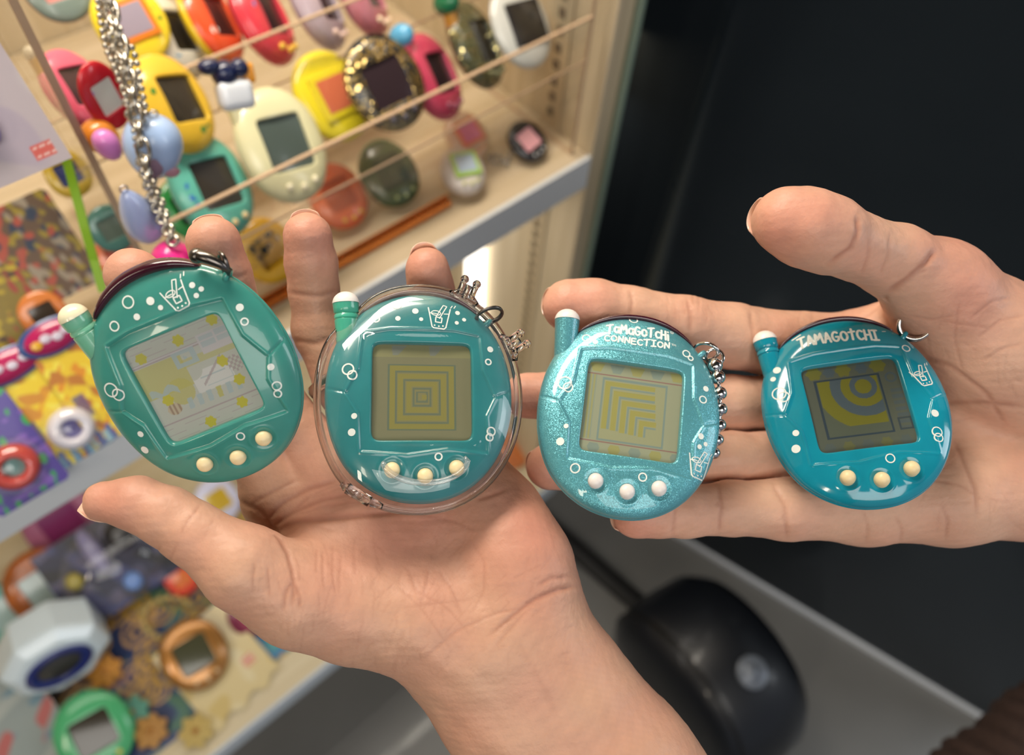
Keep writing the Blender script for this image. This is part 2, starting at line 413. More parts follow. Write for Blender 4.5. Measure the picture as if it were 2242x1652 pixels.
def hand(name, label, palm, fingers, kp, kf, creases, tips, lo_d, hi_d, h=.62, base=(214, 160, 133), red=(205, 128, 108), bumps=(), crop=(-60, -60, 2680, 1990)):
    js = [j for c in palm + fingers for p in c for j in ((p[0], p[1]), (p[2], p[3]))]
    pts = np.array([p for p, r in js]); rr = np.array([r for p, r in js])[:, None]
    lo = (pts - rr).min(0) - 4; hi = (pts + rr).max(0) + 4
    z = .5 * (lo_d + hi_d)
    lim_lo = cm(crop[0], crop[1], z); lim_hi = cm(crop[2], crop[3], z)
    lo[:2] = np.maximum(lo[:2], lim_lo[:2]); hi[:2] = np.minimum(hi[:2], lim_hi[:2])
    n = ((hi - lo) / h).astype(int) + 2
    D = np.full(n, 60.0, np.float32)
    for c in palm: cone_union(D, lo, h, c, kp)
    FD = np.full(n, 60.0, np.float32)
    for c in fingers:
        one = np.full(n, 60.0, np.float32); cone_union(one, lo, h, c, 2.5); FD = smin(FD, one, .7)
    D = smin(D, FD, kf); del FD
    # close the cut ends
    D[0], D[-1], D[:, 0], D[:, -1], D[:, :, 0], D[:, :, -1] = [np.maximum(q, .3) for q in (D[0], D[-1], D[:, 0], D[:, -1], D[:, :, 0], D[:, :, -1])]
    V, Q = surface_nets(D, lo, h); del D
    V = smooth(V, Q, 3, .5)
    N = vnormals(V, Q)
    V = V + N * (.22 * vnoise(V, 9, 3) + .10 * vnoise(V, 3.4, 4))[:, None]
    for (c, r, amp) in bumps:                      # soft pads and hollows of the palm
        w = np.exp(-((V - c) ** 2).sum(1) / (r * r)); V = V + N * (amp * w)[:, None]
    front = N[:, 2] < -.05
    px = CX + F * V[:, 0] / V[:, 2]; py = CY + F * V[:, 1] / V[:, 2]
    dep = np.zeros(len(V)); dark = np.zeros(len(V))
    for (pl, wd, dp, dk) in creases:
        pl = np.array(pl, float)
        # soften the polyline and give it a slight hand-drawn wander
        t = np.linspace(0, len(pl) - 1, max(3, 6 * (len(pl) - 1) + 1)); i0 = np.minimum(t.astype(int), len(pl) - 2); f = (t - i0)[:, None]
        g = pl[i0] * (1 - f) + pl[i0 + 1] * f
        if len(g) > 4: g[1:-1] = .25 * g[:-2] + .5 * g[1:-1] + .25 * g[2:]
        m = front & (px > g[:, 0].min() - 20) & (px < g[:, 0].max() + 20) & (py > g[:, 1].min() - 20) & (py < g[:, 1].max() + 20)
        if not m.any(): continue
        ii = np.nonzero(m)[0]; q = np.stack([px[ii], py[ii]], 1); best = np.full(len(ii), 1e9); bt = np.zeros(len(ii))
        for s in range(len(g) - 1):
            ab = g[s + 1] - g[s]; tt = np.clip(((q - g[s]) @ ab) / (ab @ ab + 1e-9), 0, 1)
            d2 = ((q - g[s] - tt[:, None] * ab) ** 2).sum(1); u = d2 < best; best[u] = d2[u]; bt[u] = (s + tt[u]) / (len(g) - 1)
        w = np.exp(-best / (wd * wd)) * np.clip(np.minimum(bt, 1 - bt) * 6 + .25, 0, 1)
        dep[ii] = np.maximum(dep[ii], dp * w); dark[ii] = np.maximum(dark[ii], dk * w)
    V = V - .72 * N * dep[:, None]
    base = np.array(srgb(base)); red = np.array(srgb(red))
    k = np.clip(.5 + .9 * vnoise(V, 26, 11), 0, 1) * .35
    tr = np.zeros(len(V))
    for (c, r) in tips:
        tr = np.maximum(tr, np.exp(-((V - c) ** 2).sum(1) / (r * r)))
    k = np.clip(k + .65 * tr, 0, 1)
    C = base * (1 - k[:, None]) + red * k[:, None]
    C = C * (1 + .06 * vnoise(V, 5, 21) + .05 * vnoise(V, 1.8, 22))[:, None]
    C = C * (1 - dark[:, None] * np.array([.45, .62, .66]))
    me = fast_mesh(name, (V * .001) @ R.T + EYE, Q)
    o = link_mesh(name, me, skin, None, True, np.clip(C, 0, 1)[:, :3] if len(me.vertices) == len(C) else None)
    tag(o, label, 'hand')
    return o
def skin_mat():
    m = mat('skin', rough=.47, sss=.16, sss_r=(.0036, .0016, .0009), spec=.4, attr='Col', bump=.35, bscale=900, coat=0)
    nt = m.node_tree; b = nt.nodes['Principled BSDF']
    return m
skin = skin_mat()
nail_mat = mat('nail', '#e9c0ab', rough=.25, coat=.3, sss=.15, sss_r=(.002, .001, .0005))
def nail(parent, tip, prev, r, back, length=1.5, over=.10, w=58):
    """thin curved nail plate on the back of a fingertip; tip/prev (px,py,d), r in px, back = direction in camera axes"""
    a, ra = J(*tip, r); b, _ = J(*prev, r)
    t = a - b; t /= np.linalg.norm(t); k = np.asarray(back, float); k -= t * (k @ t); k /= np.linalg.norm(k); s = np.cross(t, k)
    V, Fc = [], []; nu, nv = 12, 10
    for lay in (0, 1):
        for j in range(nv + 1):
            v = j / nv; x = ra * (-length + (1 + over + length) * v); e = max(0., x / ra); rad = ra * (1.015 - .26 * e * e) + (.35 if lay else 0)
            wid = w * (1 - .18 * max(0, v - .7) / .3) * min(1, .55 + 1.6 * v)
            for i in range(nu + 1):
                an = math.radians(wid * (2 * i / nu - 1))
                V.append(a + t * (x - .12 * ra * (2 * i / nu - 1) ** 2 * v) + rad * (k * math.cos(an) + s * math.sin(an) * .94))
    n = (nu + 1) * (nv + 1)
    for j in range(nv):
        for i in range(nu):
            q = (j * (nu + 1) + i, j * (nu + 1) + i + 1, (j + 1) * (nu + 1) + i + 1, (j + 1) * (nu + 1) + i)
            Fc.append(q[::-1]); Fc.append(tuple(x + n for x in q))
    rim = [i for i in range(nu + 1)] + [j * (nu + 1) + nu for j in range(1, nv + 1)] + [nv * (nu + 1) + i for i in range(nu - 1, -1, -1)] + [j * (nu + 1) for j in range(nv - 1, 0, -1)]
    for p, q in zip(rim, rim[1:] + rim[:1]): Fc.append((p, q, q + n, p + n))
    return link('fingernail', (np.array(V) * .001) @ R.T + EYE, Fc, nail_mat, parent)

# --- hand with the silver ring (fingers up, thumb to the side, forearm running down)
thumbA = chain([(228, 1097, 208, 44), (300, 1102, 208, 57), (365, 1130, 208, 62), (425, 1168, 208, 66), (537, 1243, 209, 92), (655, 1308, 214, 108)])
palmA = [
    chain([(640, 1296, 216, 96), (770, 1325, 221, 112), (920, 1350, 225, 122), (1040, 1390, 227, 138)]),       # ball of the thumb
    chain([(612, 1090, 240, 78), (760, 1180, 240, 112), (960, 1330, 234, 128)]),
    chain([(738, 1050, 242, 80), (860, 1150, 241, 110), (1020, 1330, 234, 128)]),
    chain([(880, 1030, 243, 82), (960, 1140, 240, 108), (1080, 1320, 233, 124)]),
    chain([(1020, 1030, 243, 84), (1080, 1140, 237, 104), (1130, 1230, 231, 110), (1143, 1285, 230, 108), (1140, 1370, 230, 128)]),     # heel
    chain([(700, 1250, 228, 100), (900, 1240, 236, 110)]),
    chain([(1040, 1440, 229, 148), (1235, 1745, 226, 156), (1420, 2010, 222, 164)]),                                                  # forearm
    chain([(1142, 1392, 231, 150), (1365, 1690, 228, 160), (1560, 1940, 224, 168)]),
]
palmA_thumb = thumbA
fingersA = [thumbA,
    chain([(612, 1085, 240, 74), (540, 900, 238, 62), (425, 725, 230, 58), (300, 610, 225, 56), (289, 600, 224, 56)]),
    chain([(735, 1035, 242, 74), (640, 935, 241, 64), (556, 795, 238, 60), (516, 700, 235, 59), (489, 610, 230, 60), (468, 531, 226, 58)]),
    chain([(862, 1010, 243, 76), (752, 840, 246, 60), (700, 722, 246, 57), (688, 640, 243, 52), (682, 580, 240, 54), (674, 519, 236, 53)]),
    chain([(1015, 1020, 243, 74), (1000, 850, 251, 54), (965, 700, 249, 49), (942, 622, 244, 47), (936, 590, 241, 48)])]
crA = [
    ([(440, 1102), (424, 1124), (406, 1146), (396, 1168)], 3.2, .28, .34), ([(352, 1196), (338, 1214), (330, 1228)], 3, .2, .3),
    ([(388, 1190), (378, 1212), (372, 1226)], 3, .12, .2), ([(470, 1130), (455, 1160), (440, 1185)], 3, .08, .1),
    ([(590, 1152), (612, 1178), (630, 1210), (640, 1250), (644, 1290), (640, 1325)], 5, .6, .55), ([(610, 1178), (606, 1160), (588, 1150)], 6, .7, .5),
    ([(572, 1150), (620, 1100), (676, 1070), (740, 1052)], 6, .6, .5), ([(586, 1160), (640, 1122), (700, 1096), (770, 1080)], 5, .5, .45),
    ([(600, 1166), (656, 1140), (740, 1132), (850, 1122), (960, 1108)], 7, .8, .6), ([(540, 1110), (590, 1080), (650, 1050)], 5, .4, .4),
    ([(520, 1095), (575, 1120), (600, 1165)], 6, .6, .5), ([(700, 1110), (760, 1100), (830, 1098)], 4, .3, .3),
    ([(558, 1232), (555, 1262), (556, 1298)], 3.5, .3, .38), ([(586, 1240), (588, 1270), (592, 1310)], 3.5, .3, .38),
    ([(641, 1270), (626, 1296), (618, 1342)], 4, .4, .5), ([(640, 1268), (654, 1300), (657, 1330)], 4, .4, .5),
    ([(693, 1200), (692, 1254)], 3, .2, .32), ([(706, 1204), (708, 1290)], 3, .22, .3), ([(728, 1190), (728, 1262), (734, 1300)], 3, .22, .3),
    ([(746, 1210), (742, 1300)], 3, .18, .22), ([(775, 1190), (778, 1260)], 3, .18, .2),
    ([(886, 1236), (900, 1262), (912, 1300)], 3.2, .2, .25), ([(940, 1240), (930, 1290), (918, 1326)], 3.2, .22, .28),
    ([(1028, 1180), (1060, 1230), (1060, 1290), (1036, 1340)], 3.5, .2, .22), ([(960, 1250), (990, 1290), (1012, 1350)], 3.2, .22, .25),
    ([(1262, 1283), (1222, 1290), (1170, 1312), (1120, 1350), (1070, 1392)], 6, .7, .5), ([(1240, 1262), (1205, 1266), (1180, 1280)], 4.5, .4, .35),
    ([(1150, 1330), (1090, 1340), (1000, 1380), (930, 1440)], 4, .3, .25), ([(1200, 1296), (1150, 1338), (1080, 1420)], 4, .25, .22),
    ([(1110, 1070), (1080, 1082), (1045, 1094)], 4.5, .4, .4), ([(900, 1120), (990, 1140), (1040, 1160)], 3.5, .22, .25),
    ([(680, 1085), (640, 1120), (600, 1160)], 4, .3, .3), ([(880, 1330), (960, 1320), (1040, 1310)], 3, .2, .2),
    ([(905, 1290), (980, 1330), (1030, 1390)], 3, .2, .22), ([(870, 1280), (930, 1340), (985, 1420)], 3, .2, .2),
    ([(1135, 1405), (1160, 1450), (1190, 1500), (1220, 1570)], 7, -.25, .12),
    ([(632, 640), (690, 648), (744, 634)], 6, .45, .38), ([(640, 745), (690, 752), (720, 742)], 6, .45, .4), ([(478, 600), (520, 606), (545, 596)], 5, .3, .3),
]
for i in range(190):                                # fine skin lines over the palm, the thumb base and the wrist
    x, y = RNG.uniform(560, 1250), RNG.uniform(1165, 1450)
    f = min(1, max(0, (x - 700) / 380)); a = RNG.normal(1.55 * (1 - f) + 2.35 * f, .22 + .12 * f); l = RNG.uniform(20, 75)
    if RNG.uniform() < .2: a = RNG.uniform(0, 3.1); l *= .6
    crA.append(([(x, y), (x + l * .5 * math.cos(a) + RNG.normal(0, 3), y + l * .5 * math.sin(a)), (x + l * math.cos(a), y + l * math.sin(a))], RNG.uniform(1.9, 2.8), .08, RNG.uniform(.05, .2)))
for i in range(40):                                 # folds fanning out from the thumb web
    y = RNG.uniform(1070, 1150); x = RNG.uniform(600, 900); l = RNG.uniform(40, 130); a = RNG.normal(-.22, .2)
    crA.append(([(x, y), (x + l * .5 * math.cos(a), y + l * .5 * math.sin(a) - 3), (x + l * math.cos(a), y + l * math.sin(a))], 2.6, .12, RNG.uniform(.08, .22)))
tipsA = [(cm(250, 1090, 206), 14), (cm(289, 590, 224), 13), (cm(468, 531, 226), 13), (cm(674, 519, 236), 13), (cm(936, 585, 241), 12), (cm(1130, 1170, 220), 20), (cm(860, 1130, 228), 24)]
bumpsA = [(cm(640, 1230, 204), 9, -.6), (cm(560, 1230, 200), 9, .5), (cm(900, 1230, 220), 16, -1.2)]
handA = hand('hand', 'open hand reaching up from below, silver ring, two egg toys on its palm', palmA, fingersA, 7.0, 4.2, crA, tipsA, 200, 265, bumps=bumpsA, base=(206, 162, 136), red=(202, 140, 120))
nail(handA, (228, 1097, 208), (300, 1102, 208), 44, (-.05, .8, .6), over=.38, length=1.2)
nail(handA, (289, 600, 224), (425, 725, 230), 55, (-.3, -.2, 1), over=.02)
nail(handA, (468, 531, 226), (492, 610, 230), 56, (-.3, -.05, 1), over=.02)
nail(handA, (674, 519, 236), (682, 580, 240), 51, (-.25, -.05, 1), over=.03)
nail(handA, (936, 590, 241), (942, 622, 244), 46, (-.25, -.6, .75), over=.10)

# --- hand entering from the side (fingers level, thumb above)
thumbB = chain([(1722, 484, 222, 74), (1765, 498, 222, 84), (1812, 514, 223, 82), (1872, 539, 227, 71), (1960, 572, 234, 80), (2060, 640, 242, 104)])
palmB = [
    chain([(2050, 632, 243, 104), (2160, 765, 252, 146), (2330, 900, 258, 170)]),
    chain([(1900, 775, 270, 88), (2080, 850, 269, 120), (2380, 930, 266, 170)]),
    chain([(1900, 885, 268, 88), (2100, 940, 267, 112), (2400, 980, 266, 150)]),
    chain([(1900, 1000, 264, 86), (2100, 1020, 263, 108), (2400, 1020, 262, 150)]),
    chain([(1890, 1104, 250, 83), (2080, 1088, 252, 98), (2250, 1066, 254, 106), (2420, 1040, 258, 120)]),
    chain([(2360, 930, 264, 165), (2980, 1020, 262, 158)]), chain([(2400, 1030, 262, 150), (2980, 1110, 262, 156)]),     # wrist and forearm
    chain([(1935, 706, 262, 44), (2010, 690, 256, 70)]),
]
fingersB = [thumbB,
    chain([(1900, 768, 270, 86), (1745, 760, 268, 76), (1600, 735, 260, 70), (1500, 714, 256, 65), (1380, 694, 254, 65), (1300, 676, 252, 64), (1245, 669, 251, 58)]),
    chain([(1900, 885, 268, 78), (1740, 884, 265, 62), (1600, 882, 260, 60), (1400, 875, 257, 55), (1220, 867, 257, 52), (1152, 866, 257, 50)]),
    chain([(1900, 1000, 264, 78), (1740, 1000, 259, 60), (1600, 1002, 253, 56), (1400, 1012, 251, 54), (1260, 1020, 249, 52), (1203, 1021, 248, 51)]),
    chain([(1890, 1105, 250, 81), (1720, 1114, 245, 66), (1600, 1112, 243, 58), (1500, 1120, 240, 55), (1440, 1124, 238, 50), (1398, 1124, 237, 49), (1390, 1128, 237, 46)])]
crB = [
    ([(1877, 470), (1880, 505), (1862, 545), (1812, 578)], 6, .9, .6), ([(1905, 520), (1900, 560), (1886, 600)], 4, .3, .25), ([(1950, 510), (1944, 560), (1925, 600)], 4, .25, .22),
    ([(2048, 548), (2030, 572), (1985, 612), (1940, 642)], 7, .9, .6), ([(1990, 615), (2002, 600), (2030, 590)], 4, .4, .35),
    ([(1940, 645), (1938, 672), (1946, 700), (1962, 716)], 6, .7, .5), ([(1925, 672), (1900, 690), (1870, 705)], 4, .3, .3),
    ([(1380, 632), (1384, 660), (1380, 690)], 4.5, .4, .35), ([(1504, 652), (1512, 690), (1510, 730)], 5, .45, .4), ([(1495, 655), (1499, 690)], 3, .2, .2),
    ([(1642, 676), (1650, 740), (1646, 800)], 5, .4, .3), ([(1574, 1062), (1580, 1110), (1574, 1165)], 5, .4, .45), ([(1568, 1100), (1584, 1112)], 6, .2, .4),
    ([(1474, 1080), (1478, 1130), (1472, 1172)], 4.5, .35, .3), ([(1690, 1055), (1720, 1110), (1722, 1178)], 5, .4, .35), ([(1715, 1120), (1724, 1176)], 4, .3, .3),
    ([(2000, 900), (2080, 882), (2160, 882), (2242, 890)], 6, .55, .45), ([(2088, 960), (2110, 1010), (2135, 1070), (2140, 1130)], 6, .5, .42), ([(2040, 1050), (2100, 1060), (2160, 1100)], 4, .3, .3),
    ([(2010, 780), (2080, 800), (2160, 860), (2200, 930)], 6, .5, .4), ([(2100, 660), (2090, 740), (2110, 820)], 3.5, .25, .25), ([(2050, 700), (2120, 712), (2180, 720)], 3, .2, .2),
    ([(1985, 690), (2040, 700), (2090, 690)], 3, .2, .2), ([(2120, 700), (2170, 660), (2215, 650)], 3.5, .25, .25), ([(2140, 740), (2190, 700), (2242, 690)], 3.5, .25, .25),
    ([(2150, 790), (2200, 760), (2242, 750)], 3.5, .25, .22), ([(1960, 1130), (1975, 1160), (1970, 1186)], 4, .3, .25), ([(2060, 1100), (2075, 1140), (2070, 1180)], 4, .3, .3),
    ([(1885, 1110), (1900, 1150), (1895, 1188)], 4, .25, .2),
]
for i in range(46):
    x, y = RNG.uniform(1960, 2240), RNG.uniform(640, 1130); a = RNG.normal(.3 if i % 2 else 1.3, .4); l = RNG.uniform(20, 70)
    crB.append(([(x, y), (x + l * .5 * math.cos(a), y + l * .5 * math.sin(a) + 3), (x + l * math.cos(a), y + l * math.sin(a))], 2.4, .1, RNG.uniform(.08, .2)))
for i in range(22):                                  # short lines across the finger joints and the web
    x = RNG.choice([1470, 1545, 1640, 1760, 1850]) + RNG.normal(0, 16); y = RNG.uniform(655, 700)
    crB.append(([(x, y - 18), (x + 4, y), (x + 2, y + 20)], 2.4, .14, RNG.uniform(.1, .25)))
tipsB = [(cm(1735, 490, 215), 17), (cm(1245, 669, 240), 14), (cm(1152, 866, 250), 14), (cm(1203, 1021, 245), 14), (cm(1390, 1124, 234), 13), (cm(2100, 620, 235), 18)]
bumpsB = [(cm(2010, 930, 250), 18, -1.5), (cm(1770, 505, 212), 9, .5)]
handB = hand('hand', 'open hand coming in level beside black panel, thumb raised, two egg toys on its fingers', palmB, fingersB, 7.0, 5.5, crB, tipsB, 205, 275, bumps=bumpsB, crop=(-60, -60, 2900, 1990), base=(218, 174, 149), red=(214, 150, 130))
nail(handB, (1722, 484, 222), (1812, 514, 223), 70, (-.12, -.12, 1), over=.0)
nail(handB, (1245, 669, 251), (1380, 694, 254), 55, (.05, -.1, 1), over=-.02)
nail(handB, (1203, 1021, 248), (1260, 1020, 249), 49, (.05, -.1, 1), over=-.02)
nail(handB, (1390, 1128, 237), (1440, 1124, 238), 44, (-.1, .35, .9), over=.08)

# ------------------------------------------------------------------ hand-held egg toys: shared builder (lengths in mm, scaled to m by the root)
OUT_T = np.radians(np.arange(0, 361, 15))
OUT_R = np.array([25.9, 26.1, 27.0, 28.3, 29.4, 30.0, 30.1, 30.0, 29.5, 28.9, 28.0, 27.0, 26.6, 26.9, 27.8, 29.2, 30.0, 30.5, 30.5, 30.3, 29.5, 28.3, 27.1, 26.2, 25.9])
def outline(t):
    t = np.mod(t, 2 * math.pi)
    r = 0
    for k, w in ((-.13, .25), (0, .5), (.13, .25)): r = r + w * np.interp(np.mod(t + k, 2 * math.pi), OUT_T, OUT_R)
    return r
PANEL = np.array([(-16.3, 16.4), (-9, 17.6), (9, 17.6), (16.3, 16.4), (16.9, 6), (20.3, -1.5), (17.6, -7), (18.2, -17.2), (7, -16.0), (-4, -17.6), (-16.6, -16.6), (-17.3, -6), (-20.8, -.5), (-17.4, 6)])
CRACKS = [((-20.8, -.5), (-26.5, 1.2)), ((20.3, -1.5), (25.5, .8))]
BTN = [(-8.1, -21.9), (0.8, -23.6), (9.4, -21.4)]
def seg_d(x, y, a, b):
    ax, ay = a; bx, by = b; dx, dy = bx - ax, by - ay
    t = np.clip(((x - ax) * dx + (y - ay) * dy) / (dx * dx + dy * dy + 1e-9), 0, 1)
    return np.hypot(x - ax - t * dx, y - ay - t * dy)
def poly_sd(x, y, P_):
    d = np.full(np.shape(x), 1e9); ins = np.zeros(np.shape(x), bool)
    for a, b in zip(P_, np.roll(P_, -1, 0)):
        d = np.minimum(d, seg_d(x, y, a, b))
        c = ((a[1] > y) != (b[1] > y)) & (x < (b[0] - a[0]) * (y - a[1]) / (b[1] - a[1] + 1e-12) + a[0]); ins ^= c
    return np.where(ins, -d, d)
def height(x, y, detail=True):
    x = np.asarray(x, float); y = np.asarray(y, float)
    rho = np.clip(np.hypot(x, y) / outline(np.arctan2(y, x)), 0, 1)
    z = -4.9 + 6.0 * np.sqrt(np.clip(1 - rho ** 3.0, 0, 1))
    if detail:
        sd = poly_sd(x, y, PANEL)
        z = z - .42 * np.clip(.5 - sd / .7, 0, 1) + .16 * np.exp(-((sd - .5) / .35) ** 2)
        for a, b in CRACKS: z = z - .28 * np.exp(-(seg_d(x, y, a, b) / .28) ** 2) * (rho < .985)
        for (bx, by) in BTN:
            r = np.hypot(x - bx, y - by); z = z - .45 * np.exp(-(r / 2.7) ** 4) + .14 * np.exp(-((r - 3.5) / .45) ** 2)
    return z
HS = 14.0
def sq_r(t, h=HS, c=1.6):
    """radius of a rounded square at angle t"""
    ct, st = np.abs(np.cos(t)), np.abs(np.sin(t)); p = 14.0
    return h / (ct ** p + st ** p) ** (1 / p) * .995
def body_meshes(nt, nr):
    th = np.linspace(0, 2 * math.pi, nt, endpoint=False); Rr = outline(th); Hr = sq_r(th); c, s = np.cos(th), np.sin(th)
    det = nr > 30
    V = []
    for k in range(nr + 1):
        u = 1 - (k / nr) ** 1.9 if k else 1.0        # 1 at the rim, 0 at the window
        r = Hr * 1.03 + (Rr - Hr * 1.03) * u
        x, y = r * c, r * s; V.append(np.stack([x, y, height(x, y, det)], 1))
    zt = V[-1][:, 2]
    for (f, dz) in ((1.012, -.10), (1.0, -.38), (.992, -.8)): V.append(np.stack([Hr * f * c, Hr * f * s, zt + dz], 1))
    V.append(np.stack([Hr * .985 * c, Hr * .985 * s, np.full(nt, -2.6)], 1))
    def quads(m, off=0, flip=False):
        i, k = np.meshgrid(np.arange(m - 1), np.arange(nt), indexing='ij'); a = i * nt + k; b = i * nt + (k + 1) % nt
        q = np.stack([a, b, b + nt, a + nt], -1).reshape(-1, 4); return q[:, ::-1] if flip else q
    front = (np.concatenate(V), quads(len(V)))
    B = [np.stack([Rr * f * c, Rr * f * s, np.full(nt, z)], 1) for (f, z) in ((1.0, -4.85), (.985, -5.1), (.985, -5.35), (1.004, -5.5), (1.006, -6.2))]
    for k in range(1, 15):
        rho = 1 - (k / 15) ** 1.7 * .97
        B.append(np.stack([Rr * 1.006 * rho * c, Rr * 1.006 * rho * s, np.full(nt, -6.2) - 6.4 * np.sqrt(np.maximum(0, 1 - rho ** 2.6))], 1))
    back = (np.concatenate(B), quads(len(B), flip=True))
    q = back[1].tolist(); q.append(list(range((len(B) - 1) * nt, len(B) * nt)))
    return front, (back[0], q)
_bm = {}
def body_cached(nt, nr):
    if (nt, nr) not in _bm: _bm[(nt, nr)] = body_meshes(nt, nr)
    return _bm[(nt, nr)]

# ---- printed marks: thin raised ink that follows the dome
class Ink:
    def __init__(s): s.v = []; s.f = []
    def stroke(s, pts, w, closed=False, step=.28):
        pts = [np.array(p, float) for p in pts]
        if closed: pts = pts + [pts[0]]
        g = [pts[0]]
        for a, b in zip(pts[:-1], pts[1:]):
            n = max(1, int(np.linalg.norm(b - a) / step)); g += [a + (b - a) * (i + 1) / n for i in range(n)]
        g = np.array(g); m = len(g)
        if m < 2: return s.dot(g[0], w / 2)
        t = np.gradient(g, axis=0)
        if closed: t[0] = t[-1] = g[1] - g[-2]
        t /= np.linalg.norm(t, axis=1, keepdims=True) + 1e-9; nn = np.stack([-t[:, 1], t[:, 0]], 1); n0 = len(s.v)
        for p, q in zip(g, nn): s.v += [p + q * w / 2, p - q * w / 2]
        for i in range(m - 1): a = n0 + 2 * i; s.f.append((a, a + 1, a + 3, a + 2))
        if not closed: s.dot(g[0], w / 2, 10); s.dot(g[-1], w / 2, 10)
        else: s.f.append((n0 + 2 * (m - 1), n0 + 2 * (m - 1) + 1, n0 + 1, n0))
        return s
    def dot(s, c, r, n=20, ry=None):
        n0 = len(s.v); s.v.append(np.array(c, float)); ry = r if ry is None else ry
        for f in (.55, 1.0):
            for k in range(n): a = 2 * math.pi * k / n; s.v.append(np.array([c[0] + r * f * math.cos(a), c[1] + ry * f * math.sin(a)]))
        for k in range(n):
            j = (k + 1) % n; s.f.append((n0, n0 + 1 + k, n0 + 1 + j)); s.f.append((n0 + 1 + k, n0 + 1 + n + k, n0 + 1 + n + j, n0 + 1 + j))
        return s
    def ring(s, c, r, w, n=36):
        return s.stroke([(c[0] + r * math.cos(2 * math.pi * k / n), c[1] + r * math.sin(2 * math.pi * k / n)) for k in range(n)], w, True, step=9)
    def build(s, name, m, parent, lift=.07):
        if not s.v: return None
        v = np.array(s.v); z = height(v[:, 0], v[:, 1]) + lift
        return link(name, np.column_stack([v, z]), s.f, m, parent)
def arc(cx, cy, rx, ry, a0, a1, n=10):
    return [(cx + rx * math.cos(math.radians(a0 + (a1 - a0) * i / n)), cy + ry * math.sin(math.radians(a0 + (a1 - a0) * i / n))) for i in range(n + 1)]
GL = {  # hand-drawn letter strokes in a unit box (x to the right, y up)
 'T': [[(-.02, .86), (.74, .98)], [(.38, .95), (.32, -.06)]],
 't': [[(0, .72), (.62, .80)], [(.34, 1.05), (.30, .02)]],
 'a': [arc(.30, .33, .27, .31, 20, 380, 16), [(.58, .62), (.60, .0)]],
 'A': [[(0, 0), (.32, .95), (.62, .0)], [(.10, .32), (.56, .36)]],
 'M': [[(0, 0), (.12, .95), (.38, .38), (.66, .97), (.80, .0)]],
 'G': [arc(.36, .46, .34, .44, 50, 330, 14) + [(.68, .42), (.40, .42)]],
 'O': [arc(.36, .45, .33, .42, 0, 360, 20)],
 'o': [arc(.33, .38, .30, .34, 0, 360, 20)],
 'c': [arc(.34, .34, .30, .33, 55, 310, 12)],
 'C': [arc(.36, .45, .34, .44, 50, 312, 14)],
 'H': [[(0, .0), (.06, .95)], [(.60, .0), (.58, .95)], [(.02, .46), (.60, .50)]],
 'I': [[(.02, .96), (.52, .98)], [(.28, .96), (.26, .02)], [(0, .0), (.54, .02)]],
 'i': [[(.12, .0), (.10, .62)], [(.10, .92), (.11, .94)]],
 'N': [[(0, 0), (.06, .92), (.56, .06), (.60, .96)]],
 'E': [[(.54, .90), (.04, .92), (.0, .02), (.56, .0)], [(.03, .48), (.46, .48)]],
}
def lettering(ink, txt, x0, y0, x1, y1, h, w, bow=0., gap=.22, jig=0.):
    wd = [max(p[0] for s in GL[c] for p in s) for c in txt]; tot = sum(wd) + gap * (len(txt) - 1)
    L = math.hypot(x1 - x0, y1 - y0); sx = L / tot; ux, uy = (x1 - x0) / L, (y1 - y0) / L; x = 0
    for i, c in enumerate(txt):
        jy = jig * ((i * 7919) % 5 - 2) / 2
        for st in GL[c]:
            q = []
            for (a, b) in st:
                u = (x + a) * sx; f = u / L; v = b * h + bow * 4 * f * (1 - f) + jy
                q.append((x0 + ux * u - uy * v, y0 + uy * u + ux * v))
            ink.stroke(q, w)
        x += wd[i] + gap
def cup(ink, c, sc, rot, w=.36):
    cr, sr = math.cos(math.radians(rot)), math.sin(math.radians(rot))
    def T(pts): return [(c[0] + sc * (cr * a - sr * b), c[1] + sc * (sr * a + cr * b)) for a, b in pts]
    ink.stroke(T([(-2.6, 2.1), (-1.5, -2.7), (-1.1, -3.1), (1.3, -3.2), (1.75, -2.8), (2.6, 2.3)]), w)
    ink.stroke(T([(-2.2, .75), (-.6, .7)]), w * .8); ink.stroke(T([(1.2, .8), (2.3, .9)]), w * .8)
    ink.stroke(T([(-.7, -.2), (.9, 3.2), (1.75, 2.95), (.15, -.5)]), w * .85)
    ink.stroke(T([(-.7, -.2), (.75, -.35), (.65, -1.6), (-.75, -1.5)]), w, True)
    ink.stroke(T(arc(-.75, .85, 1.1, .62, 20, 380, 18)), w * .8)
    for p in ((-.9, -2.4), (.1, -2.55), (1.05, -2.4)): q = T([p])[0]; ink.dot(q, .21 * sc, 10)
    ink.stroke(T([(2.7, 2.7), (3.05, 3.35)]), w * .8); ink.stroke(T([(3.5, 2.8), (3.85, 3.5)]), w * .8)

